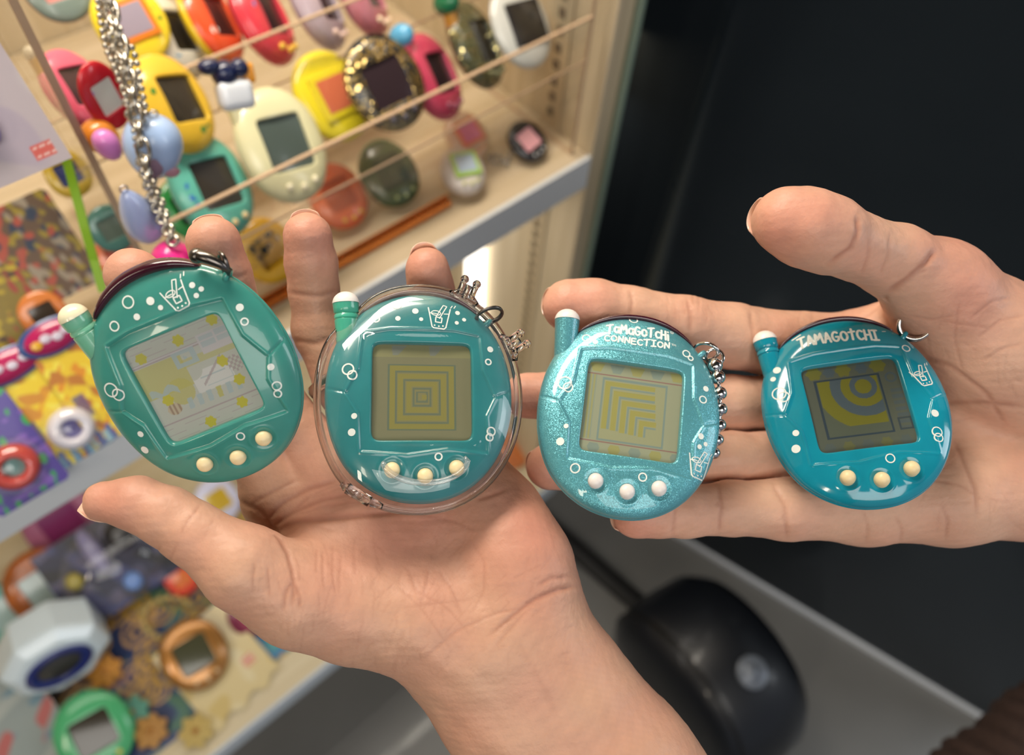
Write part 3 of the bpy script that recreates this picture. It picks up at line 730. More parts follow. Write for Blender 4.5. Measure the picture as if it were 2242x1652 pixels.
# ---- display pictures painted per dot (x right, y up, -1..1)
NP = 150
def canvas(bgc):
    g = np.linspace(-1, 1, NP); X, Y = np.meshgrid(g, g, indexing='xy')
    A = np.empty((NP, NP, 3)); A[:] = srgb(bgc); return X, Y, A
def put(A, m, c, a=1.0):
    if m.dtype == bool: m = m.astype(float)
    m = (m * a)[..., None]; A[:] = A * (1 - m) + np.array(srgb(c)) * m
def boxm(X, Y, x0, y0, x1, y1): return (X > x0) & (X < x1) & (Y > y0) & (Y < y1)
def frame(X, Y, cx, cy, r, w): q = np.maximum(np.abs(X - cx), np.abs(Y - cy)); return np.abs(q - r) < w
def star(X, Y, cx, cy, r):
    a = np.arctan2(Y - cy, X - cx); return np.hypot(X - cx, Y - cy) < r * (.92 + .10 * np.cos(6 * a))
def lcd_room():
    X, Y, A = canvas('#a1a59c'); ol, bl, ln = '#9f9c52', '#8fa0a2', '#8f8385'
    put(A, boxm(X, Y, -1, -.08, -.05, .55), ol, .75); put(A, boxm(X, Y, -.1, .25, 1, .42), ol, .6); put(A, np.hypot(X + .35, Y + .12) < .26, ol, .75)
    put(A, (np.abs(np.mod(Y * 9, 1) - .5) < .07) & ((Y > .6) | (Y < -.55)) & (np.sin(X * 9 + np.floor(Y * 9) * 2) > -.45), ln, .6)
    for y in (.58, .62, -.62): put(A, np.abs(Y - y) < .012, ln, .8)
    put(A, boxm(X, Y, -.22, .28, .24, .60) & ~boxm(X, Y, -.12, .36, .14, .52), bl, .9); put(A, boxm(X, Y, -.01, .4, .02, .48) | boxm(X, Y, 0, .42, .06, .45), bl, .9)
    put(A, boxm(X, Y, .36, .36, .98, .74), '#a9a7a8', 1); put(A, boxm(X, Y, .40, .48, .68, .7) | boxm(X, Y, .72, .5, .96, .72), bl, .7); put(A, np.abs(Y - .6) < .015, '#a9a7a8')
    put(A, boxm(X, Y, -.05, -.30, .72, .12) & ((X + .0) ** 2 + (Y - .2) ** 2 > .05), '#b4b6b2'); put(A, boxm(X, Y, .16, -.22, .70, -.20) | boxm(X, Y, .68, -.2, .70, .08) | boxm(X, Y, .1, -.04, .60, -.02), bl, .8)
    put(A, (np.abs((Y - .02) - (X - .35) * .8) < .03) & (np.abs(X - .37) < .26), ln, .7); put(A, (np.hypot(X - .82, Y - .0) < .16) & (np.sin(X * 60) * np.sin(Y * 60) > 0), ln, .8)
    put(A, (np.abs(Y + .10 - .12 * np.abs(np.sin(X * 9))) < .07) & (X < -.38) & (X > -.92), bl, .8); put(A, boxm(X, Y, -.68, -.35, -.62, -.05), bl, .8)
    put(A, np.hypot((X + .62) * 1.2, (Y + .38) * 1.5) < .17, '#a49a84', 1); put(A, (np.hypot((X + .62) * 1.2, (Y + .38) * 1.5) < .17) & (np.sin(X * 70) > .2), '#84715f', .9)
    for i in range(6):
        put(A, boxm(X - .12 * (Y + .4), Y, -.34 + i * .2, -.50, -.24 + i * .2, -.28), ol if i == 3 else bl, .85)
    for (cx, cy) in ((-.74, .72), (.05, .78), (.80, .90), (-.12, -.86), (.60, -.74), (.75, -.32), (-.66, -.18), (.62, .12)): put(A, star(X, Y, cx, cy, .115), '#a7a224', .95)
    return A
def lcd_squares(tint, edge, nest, off):
    X, Y, A = canvas(tint); ol, bl, ln = ('#87824a', '#64705f', '#6d5d5a') if nest == 'full' else ('#928f52', '#76877f', '#7d6d6a')
    fx, fy = off
    put(A, np.maximum(np.abs(X - fx), np.abs(Y - fy)) < .66, ol, .35 if nest == 'full' else .25)
    put(A, frame(X, Y, fx, fy, .66, .022), bl, 1)
    if nest == 'full':
        for r, w in ((.595, .052), (.43, .05), (.265, .05)): put(A, frame(X, Y, fx, fy, r, w), ol, .95)
        for r in (.52, .35, .17, .10): put(A, frame(X, Y, fx, fy, r, .02), bl, .85)
        put(A, np.maximum(np.abs(X - fx - .05), np.abs(Y - fy)) < .05, ol)
    else:
        c = (fx + .62, fy - .62)
        for i in range(5):
            r = 1.18 - i * .19; ln_ = .98 - i * .17
            lim = (X - c[0] + r < ln_) & (c[1] + r - Y < ln_)
            put(A, frame(X, Y, c[0], c[1], r, .052) & lim & (X < fx + .6) & (Y > fy - .6), ol, .95)
            put(A, frame(X, Y, c[0], c[1], r - .085, .022) & lim & (X < fx + .6) & (Y > fy - .6), bl, .9)
    if edge == 'arrows':
        for k in range(5):
            x = -.8 + k * .42; put(A, (np.abs(Y - .86) < .09) & (np.abs(X - x) < .12 + (Y - .86) * .4), ol if k % 2 == 0 else bl, .75)
            put(A, (np.abs(Y + .87) < .09) & (np.abs(X - x - .1) < .13 - np.abs(Y + .87) * .5), bl if k % 2 == 0 else ol, .75)
        put(A, np.abs(Y - .71) < .016, '#84645f', .9); put(A, np.abs(Y + .74) < .016, '#84645f', .9)
        for x in (-.93, -.86, -.79): put(A, (np.abs(X - x) < .018) & (np.abs(Y) < .7), bl, .5)
        for x in (-.90, -.82): put(A, (np.abs(X - x) < .02) & (np.abs(Y) < .7), ol, .6)
    else:
        put(A, boxm(X, Y, -1, .72, 1, .98), '#8d8c63', .6)
        for x in (-.5, .25): put(A, (np.abs(Y - .86) < .1) & (np.abs(X - x - (Y - .86) * .4) < .1 + (Y - .86) * .5), '#7e847d', .8)
    return A
def lcd_swirl():
    X, Y, A = canvas('#555b50'); ol, bl, ln = '#6d6d2a', '#4a5860', '#34414a'
    put(A, np.maximum(np.abs(X + .08), np.abs(Y)) < .66, '#525a4e'); inn = np.maximum(np.abs(X + .08), np.abs(Y - .02)) < .62
    q = np.hypot(X - .22, Y - .42)
    put(A, inn & (q < .98) & (q > .68) & (Y > -.44), ol, .95); put(A, inn & (q <= .68) & (q > .46), bl, .95); put(A, inn & (q <= .46) & (q > .28), ol, .95)
    put(A, inn & (q <= .28) & (q > .17), bl, .95); put(A, inn & (q <= .17), ol, .95)
    put(A, frame(X, Y, -.08, 0, .66, .022), ln, 1)
    for k, x in enumerate((-.72, -.1, .62)): put(A, star(X, Y, x, .86, .17), ol, .8)
    for k, x in enumerate((-.4, .28)): put(A, star(X, Y, x, .84, .13), bl, .8)
    for k in range(5): put(A, star(X, Y, -.75 + k * .38, -.88, .12), ol if k % 2 else bl, .4)
    put(A, (np.abs(np.hypot(X - .82, Y - .55) - .1) < .022), bl, .9); put(A, boxm(X, Y, .74, -.6, .96, .36) & (np.mod(Y * 7, 1) > .42), bl, .6)
    put(A, frame(X, Y, .85, -.52, .12, .02), ln, .8)
    return A
def screen(A, m, parent, name='display', half=13.95, z=-1.75):
    n = A.shape[0]; g = np.linspace(-half, half, n); X, Y = np.meshgrid(g, g, indexing='xy')
    V = np.column_stack([X.ravel(), Y.ravel(), np.full(n * n, z)])
    i, j = np.meshgrid(np.arange(n - 1), np.arange(n - 1), indexing='ij'); a = (i * n + j).ravel()
    return link_mesh(name, fast_mesh(name, V, np.stack([a, a + 1, a + n + 1, a + n], 1)), m, parent, False, A.reshape(-1, 3))
lcd_mat = mat('lcd', rough=.32, coat=.35, attr='Col', spec=.4)

def pose(rv, t, sc=1.0):
    """pose measured in camera axes: rotation vector and position (m)"""
    rv = np.array(rv); th = np.linalg.norm(rv); k = rv / th; K = np.array([[0, -k[2], k[1]], [k[2], 0, -k[0]], [-k[1], k[0], 0]])
    Rm = (np.eye(3) + math.sin(th) * K + (1 - math.cos(th)) * K @ K) @ np.diag([1, -1, -1.])
    A = R @ Rm; o = EYE + R @ np.array(t)
    return mtx(A[:, 0] * .001 * sc, A[:, 1] * .001 * sc, A[:, 2] * .001 * sc, o), Rm, np.array(t)
def locator(Rm, t, x0, y0, s):
    """measure a mark on the toy's face: crop pixel -> mm on the face plane (z about +0.3)"""
    def f(px, py):
        r = np.array([(x0 + px / s - CX) / F, (y0 + py / s - CY) / F, 1.0]); p = None; z = .3
        for _ in range(4):
            o = t + Rm @ np.array([0, 0, z * .001]); n = Rm[:, 2]; L = Rm.T @ (r * ((o @ n) / (r @ n)) - t) * 1000; z = float(height(L[0], L[1], False))
        return L[:2]
    return f
def antenna(root, m, cm_, n=28, ridges=True):
    a = np.array([-20.6, 11.5, -6.2]); b = np.array([-21.6, 26.3, -3.8]); z = b - a; L = np.linalg.norm(z); z /= L
    x = np.cross(z, [0, 0, 1]); x /= np.linalg.norm(x); y = np.cross(z, x)
    pr = [(0.2, -1), (3.2, -.8), (3.2, 2), (3.4, L * .62)]
    if ridges:
        for k in range(2): h = L * (.68 + .1 * k); pr += [(3.45, h), (3.2, h + .22), (3.2, h + .45), (3.5, h + .65)]
    pr += [(3.65, L * .9), (3.75, L), (3.4, L + .05), (.1, L + .06)]
    autosmooth(MB().lathe(pr, n, a, x, y, z).build('antenna', m, root), 50)
    MB().lathe([(3.8 * math.cos(t), 3.4 * math.sin(t)) for t in np.linspace(0, math.pi / 2, 9)], n, a + z * (L + .06), x, y, z).build('antenna_cap', cm_, root)
def visor(root, m, a0=53, a1=131, n=60, k=14, w=1.1, zc=-5.6):
    V, Fc = [], []
    for i in range(n + 1):
        f = i / n; t = math.radians(a0 + (a1 - a0) * f); tp = min(1, (math.sin(math.pi * f)) ** .45 + .03)
        rc = float(outline(t)) + .35 * tp
        for j in range(k):
            q = 2 * math.pi * j / k; rr = rc + w * tp * math.cos(q); V.append((rr * math.cos(t), rr * math.sin(t), zc + 3.0 * (.35 + .65 * tp) * math.sin(q)))
    for i in range(n):
        for j in range(k): Fc.append((i * k + j, i * k + (j + 1) % k, (i + 1) * k + (j + 1) % k, (i + 1) * k + j))
    Fc += [tuple(range(k - 1, -1, -1)), tuple(n * k + j for j in range(k))]
    return link('visor', V, Fc, m, root)
def buttons(root, m, mb=None, r=2.15, tall=1.75, n=24):
    for (bx, by) in BTN:
        z = float(height(bx, by, False)) - .9
        pr = [(r * 1.0, 0), (r * 1.0, tall * .55)] + [(r * math.cos(t), tall * .55 + (tall * .45 + .9) * math.sin(t)) for t in np.linspace(.15, math.pi / 2, 7)]
        MB().lathe(pr, n, (bx, by, z)).build('button', m, root)
def ring_pts(c, u, v, r, n=28): return [np.asarray(c) + r * (math.cos(2 * math.pi * i / n) * np.asarray(u) + math.sin(2 * math.pi * i / n) * np.asarray(v)) for i in range(n)]
metal_dark = mat('dark_nickel', '#6f6a66', rough=.28, metal=1)
metal_bright = mat('bright_nickel', '#cfcdcc', rough=.14, metal=1)
ink_white = mat('white_ink', '#e9efe9', rough=.5)

TOY = [([.2543, -.0066, -.386], [-.08331, .00079, .20283]), ([-.2517, -.1739, -.0068], [-.02492, .00371, .21591]),
       ([-.349, .0068, .1473], [.03427, .00904, .22068]), ([-.4271, .1879, -.1057], [.10313, .0077, .23113])]
def milky(name, col, deep, tr=0., rough=.2, sss=.35):
    if name in MATS: return MATS[name]
    m = mat(name, col, rough=rough, coat=.45, sss=sss, sss_r=(.002, .005, .0045), trans=tr, noise=.10, nscale=.07, spec=.5)
    nt = m.node_tree; b = nt.nodes['Principled BSDF']
    return m
body_mats = [milky('milky_teal', '#439388', 0, rough=.28, sss=.5), milky('jelly_teal', '#35868a', 0, rough=.25, sss=.4), milky('pearl_teal', '#62adb9', 0, rough=.3, sss=.15), milky('clear_teal', '#1c9ab3', 0, tr=.15, rough=.12, sss=.15)]
# sparkle of the pearly shell: tiny flakes that tilt the shading normal
def pearl(m):
    nt = m.node_tree; b = nt.nodes['Principled BSDF']; tc = nt.nodes['Texture Coordinate']
    b.inputs['Metallic'].default_value = .42; b.inputs['Roughness'].default_value = .34
    vo = nt.nodes.new('ShaderNodeTexVoronoi'); vo.inputs['Scale'].default_value = 6.5
    nt.links.new(tc.outputs['Object'], vo.inputs['Vector'])
    sx = nt.nodes.new('ShaderNodeVectorMath'); sx.operation = 'SUBTRACT'; sx.inputs[1].default_value = (.5, .5, .5); nt.links.new(vo.outputs['Color'], sx.inputs[0])
    sc = nt.nodes.new('ShaderNodeVectorMath'); sc.operation = 'SCALE'; sc.inputs['Scale'].default_value = .42; nt.links.new(sx.outputs[0], sc.inputs[0])
    ge = nt.nodes.new('ShaderNodeNewGeometry'); ad = nt.nodes.new('ShaderNodeVectorMath'); ad.operation = 'ADD'
    nt.links.new(ge.outputs['Normal'], ad.inputs[0]); nt.links.new(sc.outputs[0], ad.inputs[1])
    no = nt.nodes.new('ShaderNodeVectorMath'); no.operation = 'NORMALIZE'; nt.links.new(ad.outputs[0], no.inputs[0]); nt.links.new(no.outputs[0], b.inputs['Normal'])
    b.inputs['Coat Weight'].default_value = .6
pearl(body_mats[2])
cream = mat('cream_plastic', '#f0dcae', rough=.4, sss=.2, sss_r=(.002, .0015, .001)); white_btn = mat('white_plastic', '#ece6e2', rough=.35)
pearl_white = mat('ivory_cap', '#efe9c8', rough=.3, coat=.5, sss=.2, sss_r=(.002, .0018, .001))
maroon = mat('maroon_plastic', '#3d0f20', rough=.2, coat=.8)
labels = ['milky teal egg toy with room scene screen, tilted on thumb and fingers of ringed hand', 'teal egg toy with concentric squares screen inside a clear case',
          'pearly blue-teal egg toy with white two-line lettering and ball chain on level fingers', 'glossy see-through blue egg toy with white lettering and dark screen on a palm']
lcds = [lcd_room(), lcd_squares('#7c7b60', 'marks', 'full', (.0, -.1)), lcd_squares('#8f947c', 'arrows', 'part', (.02, -.03)), lcd_swirl()]
toys = []
for i in range(4):
    M_, Rm, t = pose(*TOY[i]); root = empty('egg_toy', M_); toys.append(root); tag(root, labels[i], 'toy', 'egg toys held in the hands')
    fr, bk = body_cached(420, 96)
    link_mesh('front_shell', fast_mesh('front_shell', *fr), body_mats[i], root)
    link('back_shell', bk[0], bk[1], body_mats[i], root)
    screen(lcds[i], lcd_mat, root)
    if i == 3:
        MB().box((-18, -17, -4.6), (18, 16, -2.9), .6).build('inner_tray', mat('tray_teal', '#5fa7ac', rough=.5), root)
    antenna(root, [milky('pale_jade', '#7fc4a4', 0, rough=.25, sss=.5), milky('jade', '#4fb196', 0, rough=.25, sss=.5), body_mats[2], body_mats[3]][i], pearl_white if i < 1 else white_btn, ridges=i != 2)
    visor(root, maroon, *((62, 126) if i == 0 else (54, 128)), w=1.9 if i == 0 else 1.1, zc=-4.6 if i == 0 else -5.6)
    buttons(root, cream if i != 2 else white_btn, tall=1.75 if i < 3 else 2.6)
    # lug for the chain
    ta = math.radians(48); rr = float(outline(ta)); c = np.array([rr * math.cos(ta), rr * math.sin(ta), -4.6])
    MB().tube(ring_pts(c, (math.cos(ta), math.sin(ta), 0), (0, 0, 1), 1.5, 20), .8, 10, True).build('chain_lug', body_mats[i], root)
    L = locator(Rm, t, *[(100, 440, 2.503), (600, 440, 2.36), (1120, 560, 2.665), (1580, 660, 3.178)][i]); k = [2.503, 2.36, 2.665, 3.178][i] * F * .001 / t[2]
    rings = [[(452, 553, 35), (377, 685, 29), (358, 1035, 42), (397, 1060, 36), (1090, 660, 22), (1068, 1288, 25), (1267, 1012, 27), (1271, 1056, 24)],
             [(635, 537, 26), (527, 609, 22), (382, 868, 32), (404, 898, 27), (1107, 831, 19), (1122, 1190, 25), (1114, 1220, 22), (850, 1320, 21)],
             [(712, 374, 28), (436, 478, 27), (1020, 570, 26), (1045, 597, 19), (310, 740, 42), (330, 765, 31), (1117, 838, 25), (371, 1238, 29), (765, 1290, 26)],
             [(1283, 325, 30), (400, 640, 49), (432, 662, 41), (1173, 1090, 32), (1500, 905, 36), (1510, 945, 32)]][i]
    dots = [[(574, 547, 22), (630, 583, 14), (500, 634, 18), (803, 460, 16), (853, 481, 14), (826, 517, 14), (1064, 582, 20), (1234, 908, 19), (520, 1276, 18), (543, 1363, 23)],
            [(730, 568, 17), (640, 606, 14), (760, 610, 11), (948, 578, 13), (982, 613, 11), (944, 629, 11), (1117, 766, 17), (414, 1110, 15), (401, 1194, 19)],
            [(489, 502, 16), (1134, 775, 18), (318, 992, 14), (284, 1082, 23), (1105, 1052, 18), (1132, 1098, 13), (1097, 1113, 14)],
            [(385, 478, 27), (358, 540, 19), (1484, 776, 26), (516, 914, 22), (517, 1024, 29)]][i]
    for (x, y, r) in rings: Ink().ring(L(x, y), (r - 4) / k, 8.0 / k if r < 40 else 9 / k).build('bubble_ring', ink_white, root)
    for (x, y, r) in dots: Ink().dot(L(x, y), r / k, 26).build('bubble_dot', ink_white, root)
    ik = Ink(); cc = [(712, 518, 1.18, 8), (852, 596, 1.22, -4), (1094, 1216, 1.2, -2), (1392, 514, 1.05, 14)][i]
    cup(ik, L(cc[0], cc[1]), cc[2], cc[3]); ik.build('cup_print', ink_white, root)
    ik = Ink()
    if i == 2:
        p, q = L(556, 448), L(914, 492); lettering(ik, 'TaMaGoTcHi', p[0], p[1], q[0], q[1], 3.4, .66, bow=.2, jig=.16)
        c = L(936, 447); ik.ring(c, .5, .16); ik.stroke([(c[0] - .12, c[1] - .22), (c[0] - .12, c[1] + .22), (c[0] + .12, c[1] + .1), (c[0] - .1, c[1]), (c[0] + .15, c[1] - .22)], .11)
        p, q = L(542, 492), L(920, 540); lettering(ik, 'CONNECTION', p[0], p[1], q[0], q[1], 2.15, .5, bow=-.25, jig=.12)
        c = L(946, 520); ik.stroke([(c[0] - .7, c[1] + .3), (c[0] - .1, c[1] + .3)], .14); ik.stroke([(c[0] - .4, c[1] + .3), (c[0] - .4, c[1] - .3)], .14)
        ik.stroke([(c[0] + .05, c[1] - .3), (c[0] + .1, c[1] + .3), (c[0] + .35, c[1]), (c[0] + .6, c[1] + .3), (c[0] + .65, c[1] - .3)], .14)
        ik.build('lettering', ink_white, root)
    if i == 3:
        p, q = L(540, 322), L(1096, 268); lettering(ik, 'TAMAGOtCHI', p[0], p[1], q[0], q[1], 4.0, .72, bow=.75, jig=.1)
        a, b = L(490, 270), L(548, 232); ik.stroke([a, b], .45); c = L(1128, 208); ik.stroke([(c[0] - .5, c[1]), (c[0] + .5, c[1])], .2)
        ik.build('lettering', ink_white, root)

# chain hardware of each toy
def hw(i, name, mb, m): return mb.build(name, m, toys[i])
ta = math.radians(48); rr = float(outline(ta)); cl = np.array([rr * math.cos(ta), rr * math.sin(ta), -4.6]); u = np.array([math.cos(ta), math.sin(ta), 0.])
hw(0, 'split_ring', MB().tube(ring_pts(cl + u * 3.0 + np.array([-1.0, .8, 1.5]), (.2, .95, .25), (.5, -.1, .85), 3.0), .55, 10, True), metal_dark)
sw = MB().tube([cl + np.array(p) for p in ((-4.2, 7.6, 3.4), (-2.8, 7.0, 4.0), (-.6, 5.2, 4.4), (1.2, 3.0, 4.0), (2.0, .6, 3.2))], [1.3, 1.7, 1.5, 1.1, .9], 12)
sw.ball(cl + np.array((-3.6, 7.3, 3.5)), 2.0)
hw(0, 'swivel_clasp', sw, metal_dark)
hw(1, 'split_ring', MB().tube(ring_pts(cl + u * 2.6 + np.array([-1.2, .2, 2]), (.95, .25, 0), (-.05, .3, .8), 4.1), .5, 10, True).tube(ring_pts(cl + u * 2.6 + np.array([-1.2, .4, 2.6]), (.95, .25, 0), (-.05, .3, .8), 3.9), .45, 10, True), metal_dark)
hw(2, 'split_ring', MB().tube(ring_pts(cl + u * 2.4, (.9, -.3, .2), (.1, .3, .9), 3.6), .55, 10, True).tube(ring_pts(cl + u * 2.4 + np.array([2.6, -1.6, .4]), (.9, .1, .3), (-.2, .9, .1), 2.6), .5, 10, True), metal_bright)
ch = [cl + np.array(p) for p in ((4.4, -2.6, .6), (5.6, -6.0, .2), (6.6, -10.6, -.6), (7.4, -15.0, -2.0), (7.9, -19.2, -4.0), (8.0, -23.2, -5.8), (7.6, -27.0, -7.0))]
bc = MB()
for j in range(len(ch) - 1): bc.tube([ch[j], ch[j + 1]], .5, 8)
for j, p in enumerate(ch): bc.ball(p, (2.3, 2.2, 2.1, 2.05, 2.0, 1.9, 1.8)[j])
hw(2, 'ball_chain', bc, metal_bright)
hw(3, 'split_ring', MB().tube(ring_pts(cl + u * 3.8 + np.array([.8, -.6, 3.6]), (.85, -.45, .1), (.30, .70, .6), 4.6, 32), .7, 10, True).tube(ring_pts(cl + u * 3.8 + np.array([.8, -.6, 2.5]), (.85, -.45, .1), (.30, .70, .6), 4.6, 32), .6, 10, True), metal_bright)

# ------------------------------------------------------------------ clear case around the second toy
clear = clear_mat('clear_plastic', rough=.02, haze=.0, boost=1.15, edge=.2)
clear_edge = mat('clear_plastic_edge', '#ffffff', rough=.03, trans=1.0, ior=1.32, coat=.3)
M2, Rm2, t2 = pose(*TOY[1])
case = empty('clear_case', M2); tag(case, 'clear hard plastic case with two clips closed around the squares-screen egg toy', 'case')
def case_r(t):
    g = 2.2 + .55 * np.exp(-((np.mod(t - math.radians(236) + math.pi, 2 * math.pi) - math.pi) / .35) ** 2)
    g = g - 1.5 * np.exp(-((np.mod(t - math.radians(131) + math.pi, 2 * math.pi) - math.pi) / .22) ** 2)
    return outline(t) + g
def case_h(x, y):
    r = np.hypot(x, y); rho = np.clip(r / case_r(np.arctan2(y, x)), 0, 1)
    z = -4.9 + 7.6 * np.power(np.clip(1 - rho ** 3.2, 0, 1), .5)
    # flat window over the display and a scooped opening over the buttons
    w = np.clip(.5 - (np.maximum(np.abs(x), np.abs(y)) - 15.6) / .8, 0, 1); z = z * (1 - w) + w * (1.7 + .0 * x)
    return z
nt, nr = 220, 70
th = np.linspace(0, 2 * math.pi, nt, endpoint=False); V = [np.array([[0, 0, 1.7]])]
for k in range(1, nr + 1):
    rho = 1 - (1 - k / nr) ** 1.5; r = case_r(th) * rho; x, y = r * np.cos(th), r * np.sin(th); V.append(np.stack([x, y, case_h(x, y)], 1))
V = np.concatenate(V)
Fc = [(0, 1 + k, 1 + (k + 1) % nt) for k in range(nt)]
BX = [(x, y) for x, y in arc(.8, -19.0, 11.6, 6.6, 188, 352, 24)] + [(11.4, -18.6)] + [(x, y) for x, y in arc(.8, -13.0, 12.6, 6.2, 338, 202, 20)]
BX = np.array(BX)
for i in range(nr - 1):
    for k in range(nt):
        a = 1 + i * nt + k; b = 1 + i * nt + (k + 1) % nt; Fc.append((a, b, b + nt, a + nt))
cen = np.array([V[list(f)].mean(0) for f in Fc]); keep = poly_sd(cen[:, 0], cen[:, 1], BX) > 0
Fc = [f for f, q in zip(Fc, keep) if q]
link('front_dome', V, Fc, clear, case)
# lip of the opening over the buttons
lip = [np.array([x, y, float(case_h(np.array(x), np.array(y))) + .1]) for x, y in BX[:26]]
MB().tube(lip, [.35] + [.85] * (len(lip) - 2) + [.35], 10).build('opening_lip', clear_mat('clear_lip', rough=.04, haze=.10, boost=2.0), case)
# rim: two mating flanges
for (z, rr_, nm) in ((-4.4, .95, 'rim_flange'), (-6.0, 1.05, 'rim_flange')):
    MB().tube([(float(case_r(t)) * math.cos(t), float(case_r(t)) * math.sin(t), z) for t in np.linspace(0, 2 * math.pi, 200, endpoint=False)], rr_, 10, True).build(nm, clear_edge, case)
V = []
for k in range(22):
    rho = 1 - (k / 22) ** 1.5 * .98; r = (case_r(th) + .2) * rho; V.append(np.stack([r * np.cos(th), r * np.sin(th), np.full(nt, -6.2) - 7.6 * np.sqrt(np.maximum(0, 1 - rho ** 2.8))], 1))
i, k = np.meshgrid(np.arange(21), np.arange(nt), indexing='ij'); a = i * nt + k; b = i * nt + (k + 1) % nt
link_mesh('back_dome', fast_mesh('back_dome', np.concatenate(V), np.stack([a, a + nt, b + nt, b], -1).reshape(-1, 4)), clear, case)
# hinge at the lower edge and the two pronged clips at the upper edge
tH = math.radians(239); rH = float(case_r(tH)); uH = np.array([math.cos(tH), math.sin(tH), 0]); vH = np.array([-uH[1], uH[0], 0]); cH = uH * (rH + .2) + np.array([0, 0, -4.6])
hm = MB().tube([cH - vH * 3.6, cH + vH * 3.6], 1.5, 14).tube([cH - vH * 5.6 + uH * -.3, cH - vH * 3.9], [.7, 1.2], 12).tube([cH + vH * 3.9, cH + vH * 7.2 + uH * -.6], [1.2, .6], 12)
hm.build('hinge', clear_edge, case)
MB().tube([cH - vH * 1.2 + np.array([0, 0, 1.3]), cH + vH * 1.2 + np.array([0, 0, 1.3])], .7, 10).build('hinge_pin', clear_edge, case)
for deg in (67, 29.5):
    tc_ = math.radians(deg); u = np.array([math.cos(tc_), math.sin(tc_), 0]); v = np.array([-u[1], u[0], 0]); c = u * (float(case_r(tc_)) + .6) + np.array([0, 0, -4.4])
    cb = MB()
    cb.tube([c - u * 1.0 - v * 4.4, c - v * 2.4, c + v * 2.4, c - u * 1.0 + v * 4.4], [.8, 1.3, 1.3, .8], 10)
    for s_ in (-1, 0, 1):
        p = c + v * (1.9 * s_) + u * (0 if s_ else -.3); q = p + u * (4.4 if s_ else 3.0) + np.array([0, 0, 1.6 if s_ else 2.6])
        cb.tube([p, .5 * (p + q) + np.array([0, 0, .4]), q], [1.0, .9, 1.05], 10)
        if s_: cb.ball(q, 1.3, 12, 8)
    cb.build('clip', clear_edge, case)

# silver ring worn on the finger
rc = P(741, 826, .246); ax_ = P(862, 1010, .2455) - rc; ax_ /= np.linalg.norm(ax_); uu = np.cross(ax_, R[:, 2]); uu /= np.linalg.norm(uu); ww = np.cross(ax_, uu)
rb = MB(); rad_ = .0094; nn = 48; k8 = [(-.0019, .0), (-.0016, .0009), (0, .0012), (.0016, .0009), (.0019, 0), (.0014, -.0004), (-.0014, -.0004)]
Vr = []
for i in range(nn):
    a = 2 * math.pi * i / nn; rd = math.cos(a) * uu + math.sin(a) * ww
    for (h_, r_) in k8: Vr.append(rc + ax_ * h_ + rd * (rad_ + r_))
m8 = len(k8)
Fr = [(i * m8 + j, i * m8 + (j + 1) % m8, ((i + 1) % nn) * m8 + (j + 1) % m8, ((i + 1) % nn) * m8 + j) for i in range(nn) for j in range(m8)]
tag(link('finger_ring', Vr, Fr, mat('silver', '#d8d6d2', rough=.15, metal=1)), 'plain polished silver ring worn on a finger of the upward hand', 'ring')

# ------------------------------------------------------------------ goods in the display case
def axes(lean=0, yaw=0, roll=0):
    """x, up, normal for something standing in the case: leaning back, turned about its own up axis, rolled in its face"""
    l, w, q = map(math.radians, (lean, yaw, roll))
    x = np.array([1., 0, 0]); u = np.array([0, math.sin(l), math.cos(l)]); n = np.array([0, -math.cos(l), math.sin(l)])
    n = n * math.cos(w) + x * math.sin(w)
    x = np.cross(u, n)
    x, u = x * math.cos(q) + u * math.sin(q), u * math.cos(q) - x * math.sin(q)
    return x, u, n
def glitter(name, base, fleck, scale=.9, amt=.45):
    if name in MATS: return MATS[name]
    m = mat(name, base, rough=.25, coat=.7); nt = m.node_tree; b = nt.nodes['Principled BSDF']; tc = nt.nodes['Texture Coordinate']
    vo = nt.nodes.new('ShaderNodeTexVoronoi'); vo.inputs['Scale'].default_value = scale; nt.links.new(tc.outputs['Object'], vo.inputs['Vector'])
    sp = nt.nodes.new('ShaderNodeSeparateColor'); nt.links.new(vo.outputs['Color'], sp.inputs[0])
    gt = nt.nodes.new('ShaderNodeMath'); gt.operation = 'GREATER_THAN'; gt.inputs[1].default_value = 1 - amt; nt.links.new(sp.outputs[0], gt.inputs[0])
    mx = nt.nodes.new('ShaderNodeMix'); mx.data_type = 'RGBA'; mx.inputs[6].default_value = (*srgb(base), 1); mx.inputs[7].default_value = (*srgb(fleck), 1)
    nt.links.new(gt.outputs[0], mx.inputs['Factor']); nt.links.new(mx.outputs[2], b.inputs['Base Color']); nt.links.new(gt.outputs[0], b.inputs['Metallic'])
    ge = nt.nodes.new('ShaderNodeNewGeometry'); sx = nt.nodes.new('ShaderNodeVectorMath'); sx.operation = 'SUBTRACT'; sx.inputs[1].default_value = (.5, .5, .5); nt.links.new(vo.outputs['Color'], sx.inputs[0])
    sc = nt.nodes.new('ShaderNodeVectorMath'); sc.operation = 'SCALE'; sc.inputs['Scale'].default_value = .9; nt.links.new(sx.outputs[0], sc.inputs[0])
    ad = nt.nodes.new('ShaderNodeVectorMath'); ad.operation = 'ADD'; nt.links.new(ge.outputs['Normal'], ad.inputs[0]); nt.links.new(sc.outputs[0], ad.inputs[1])
    no = nt.nodes.new('ShaderNodeVectorMath'); no.operation = 'NORMALIZE'; nt.links.new(ad.outputs[0], no.inputs[0]); nt.links.new(no.outputs[0], b.inputs['Normal'])
    return m
def plastic(c, rough=.25, coat=.5): return mat('plastic_' + c.strip('#'), c, rough=rough, coat=coat)
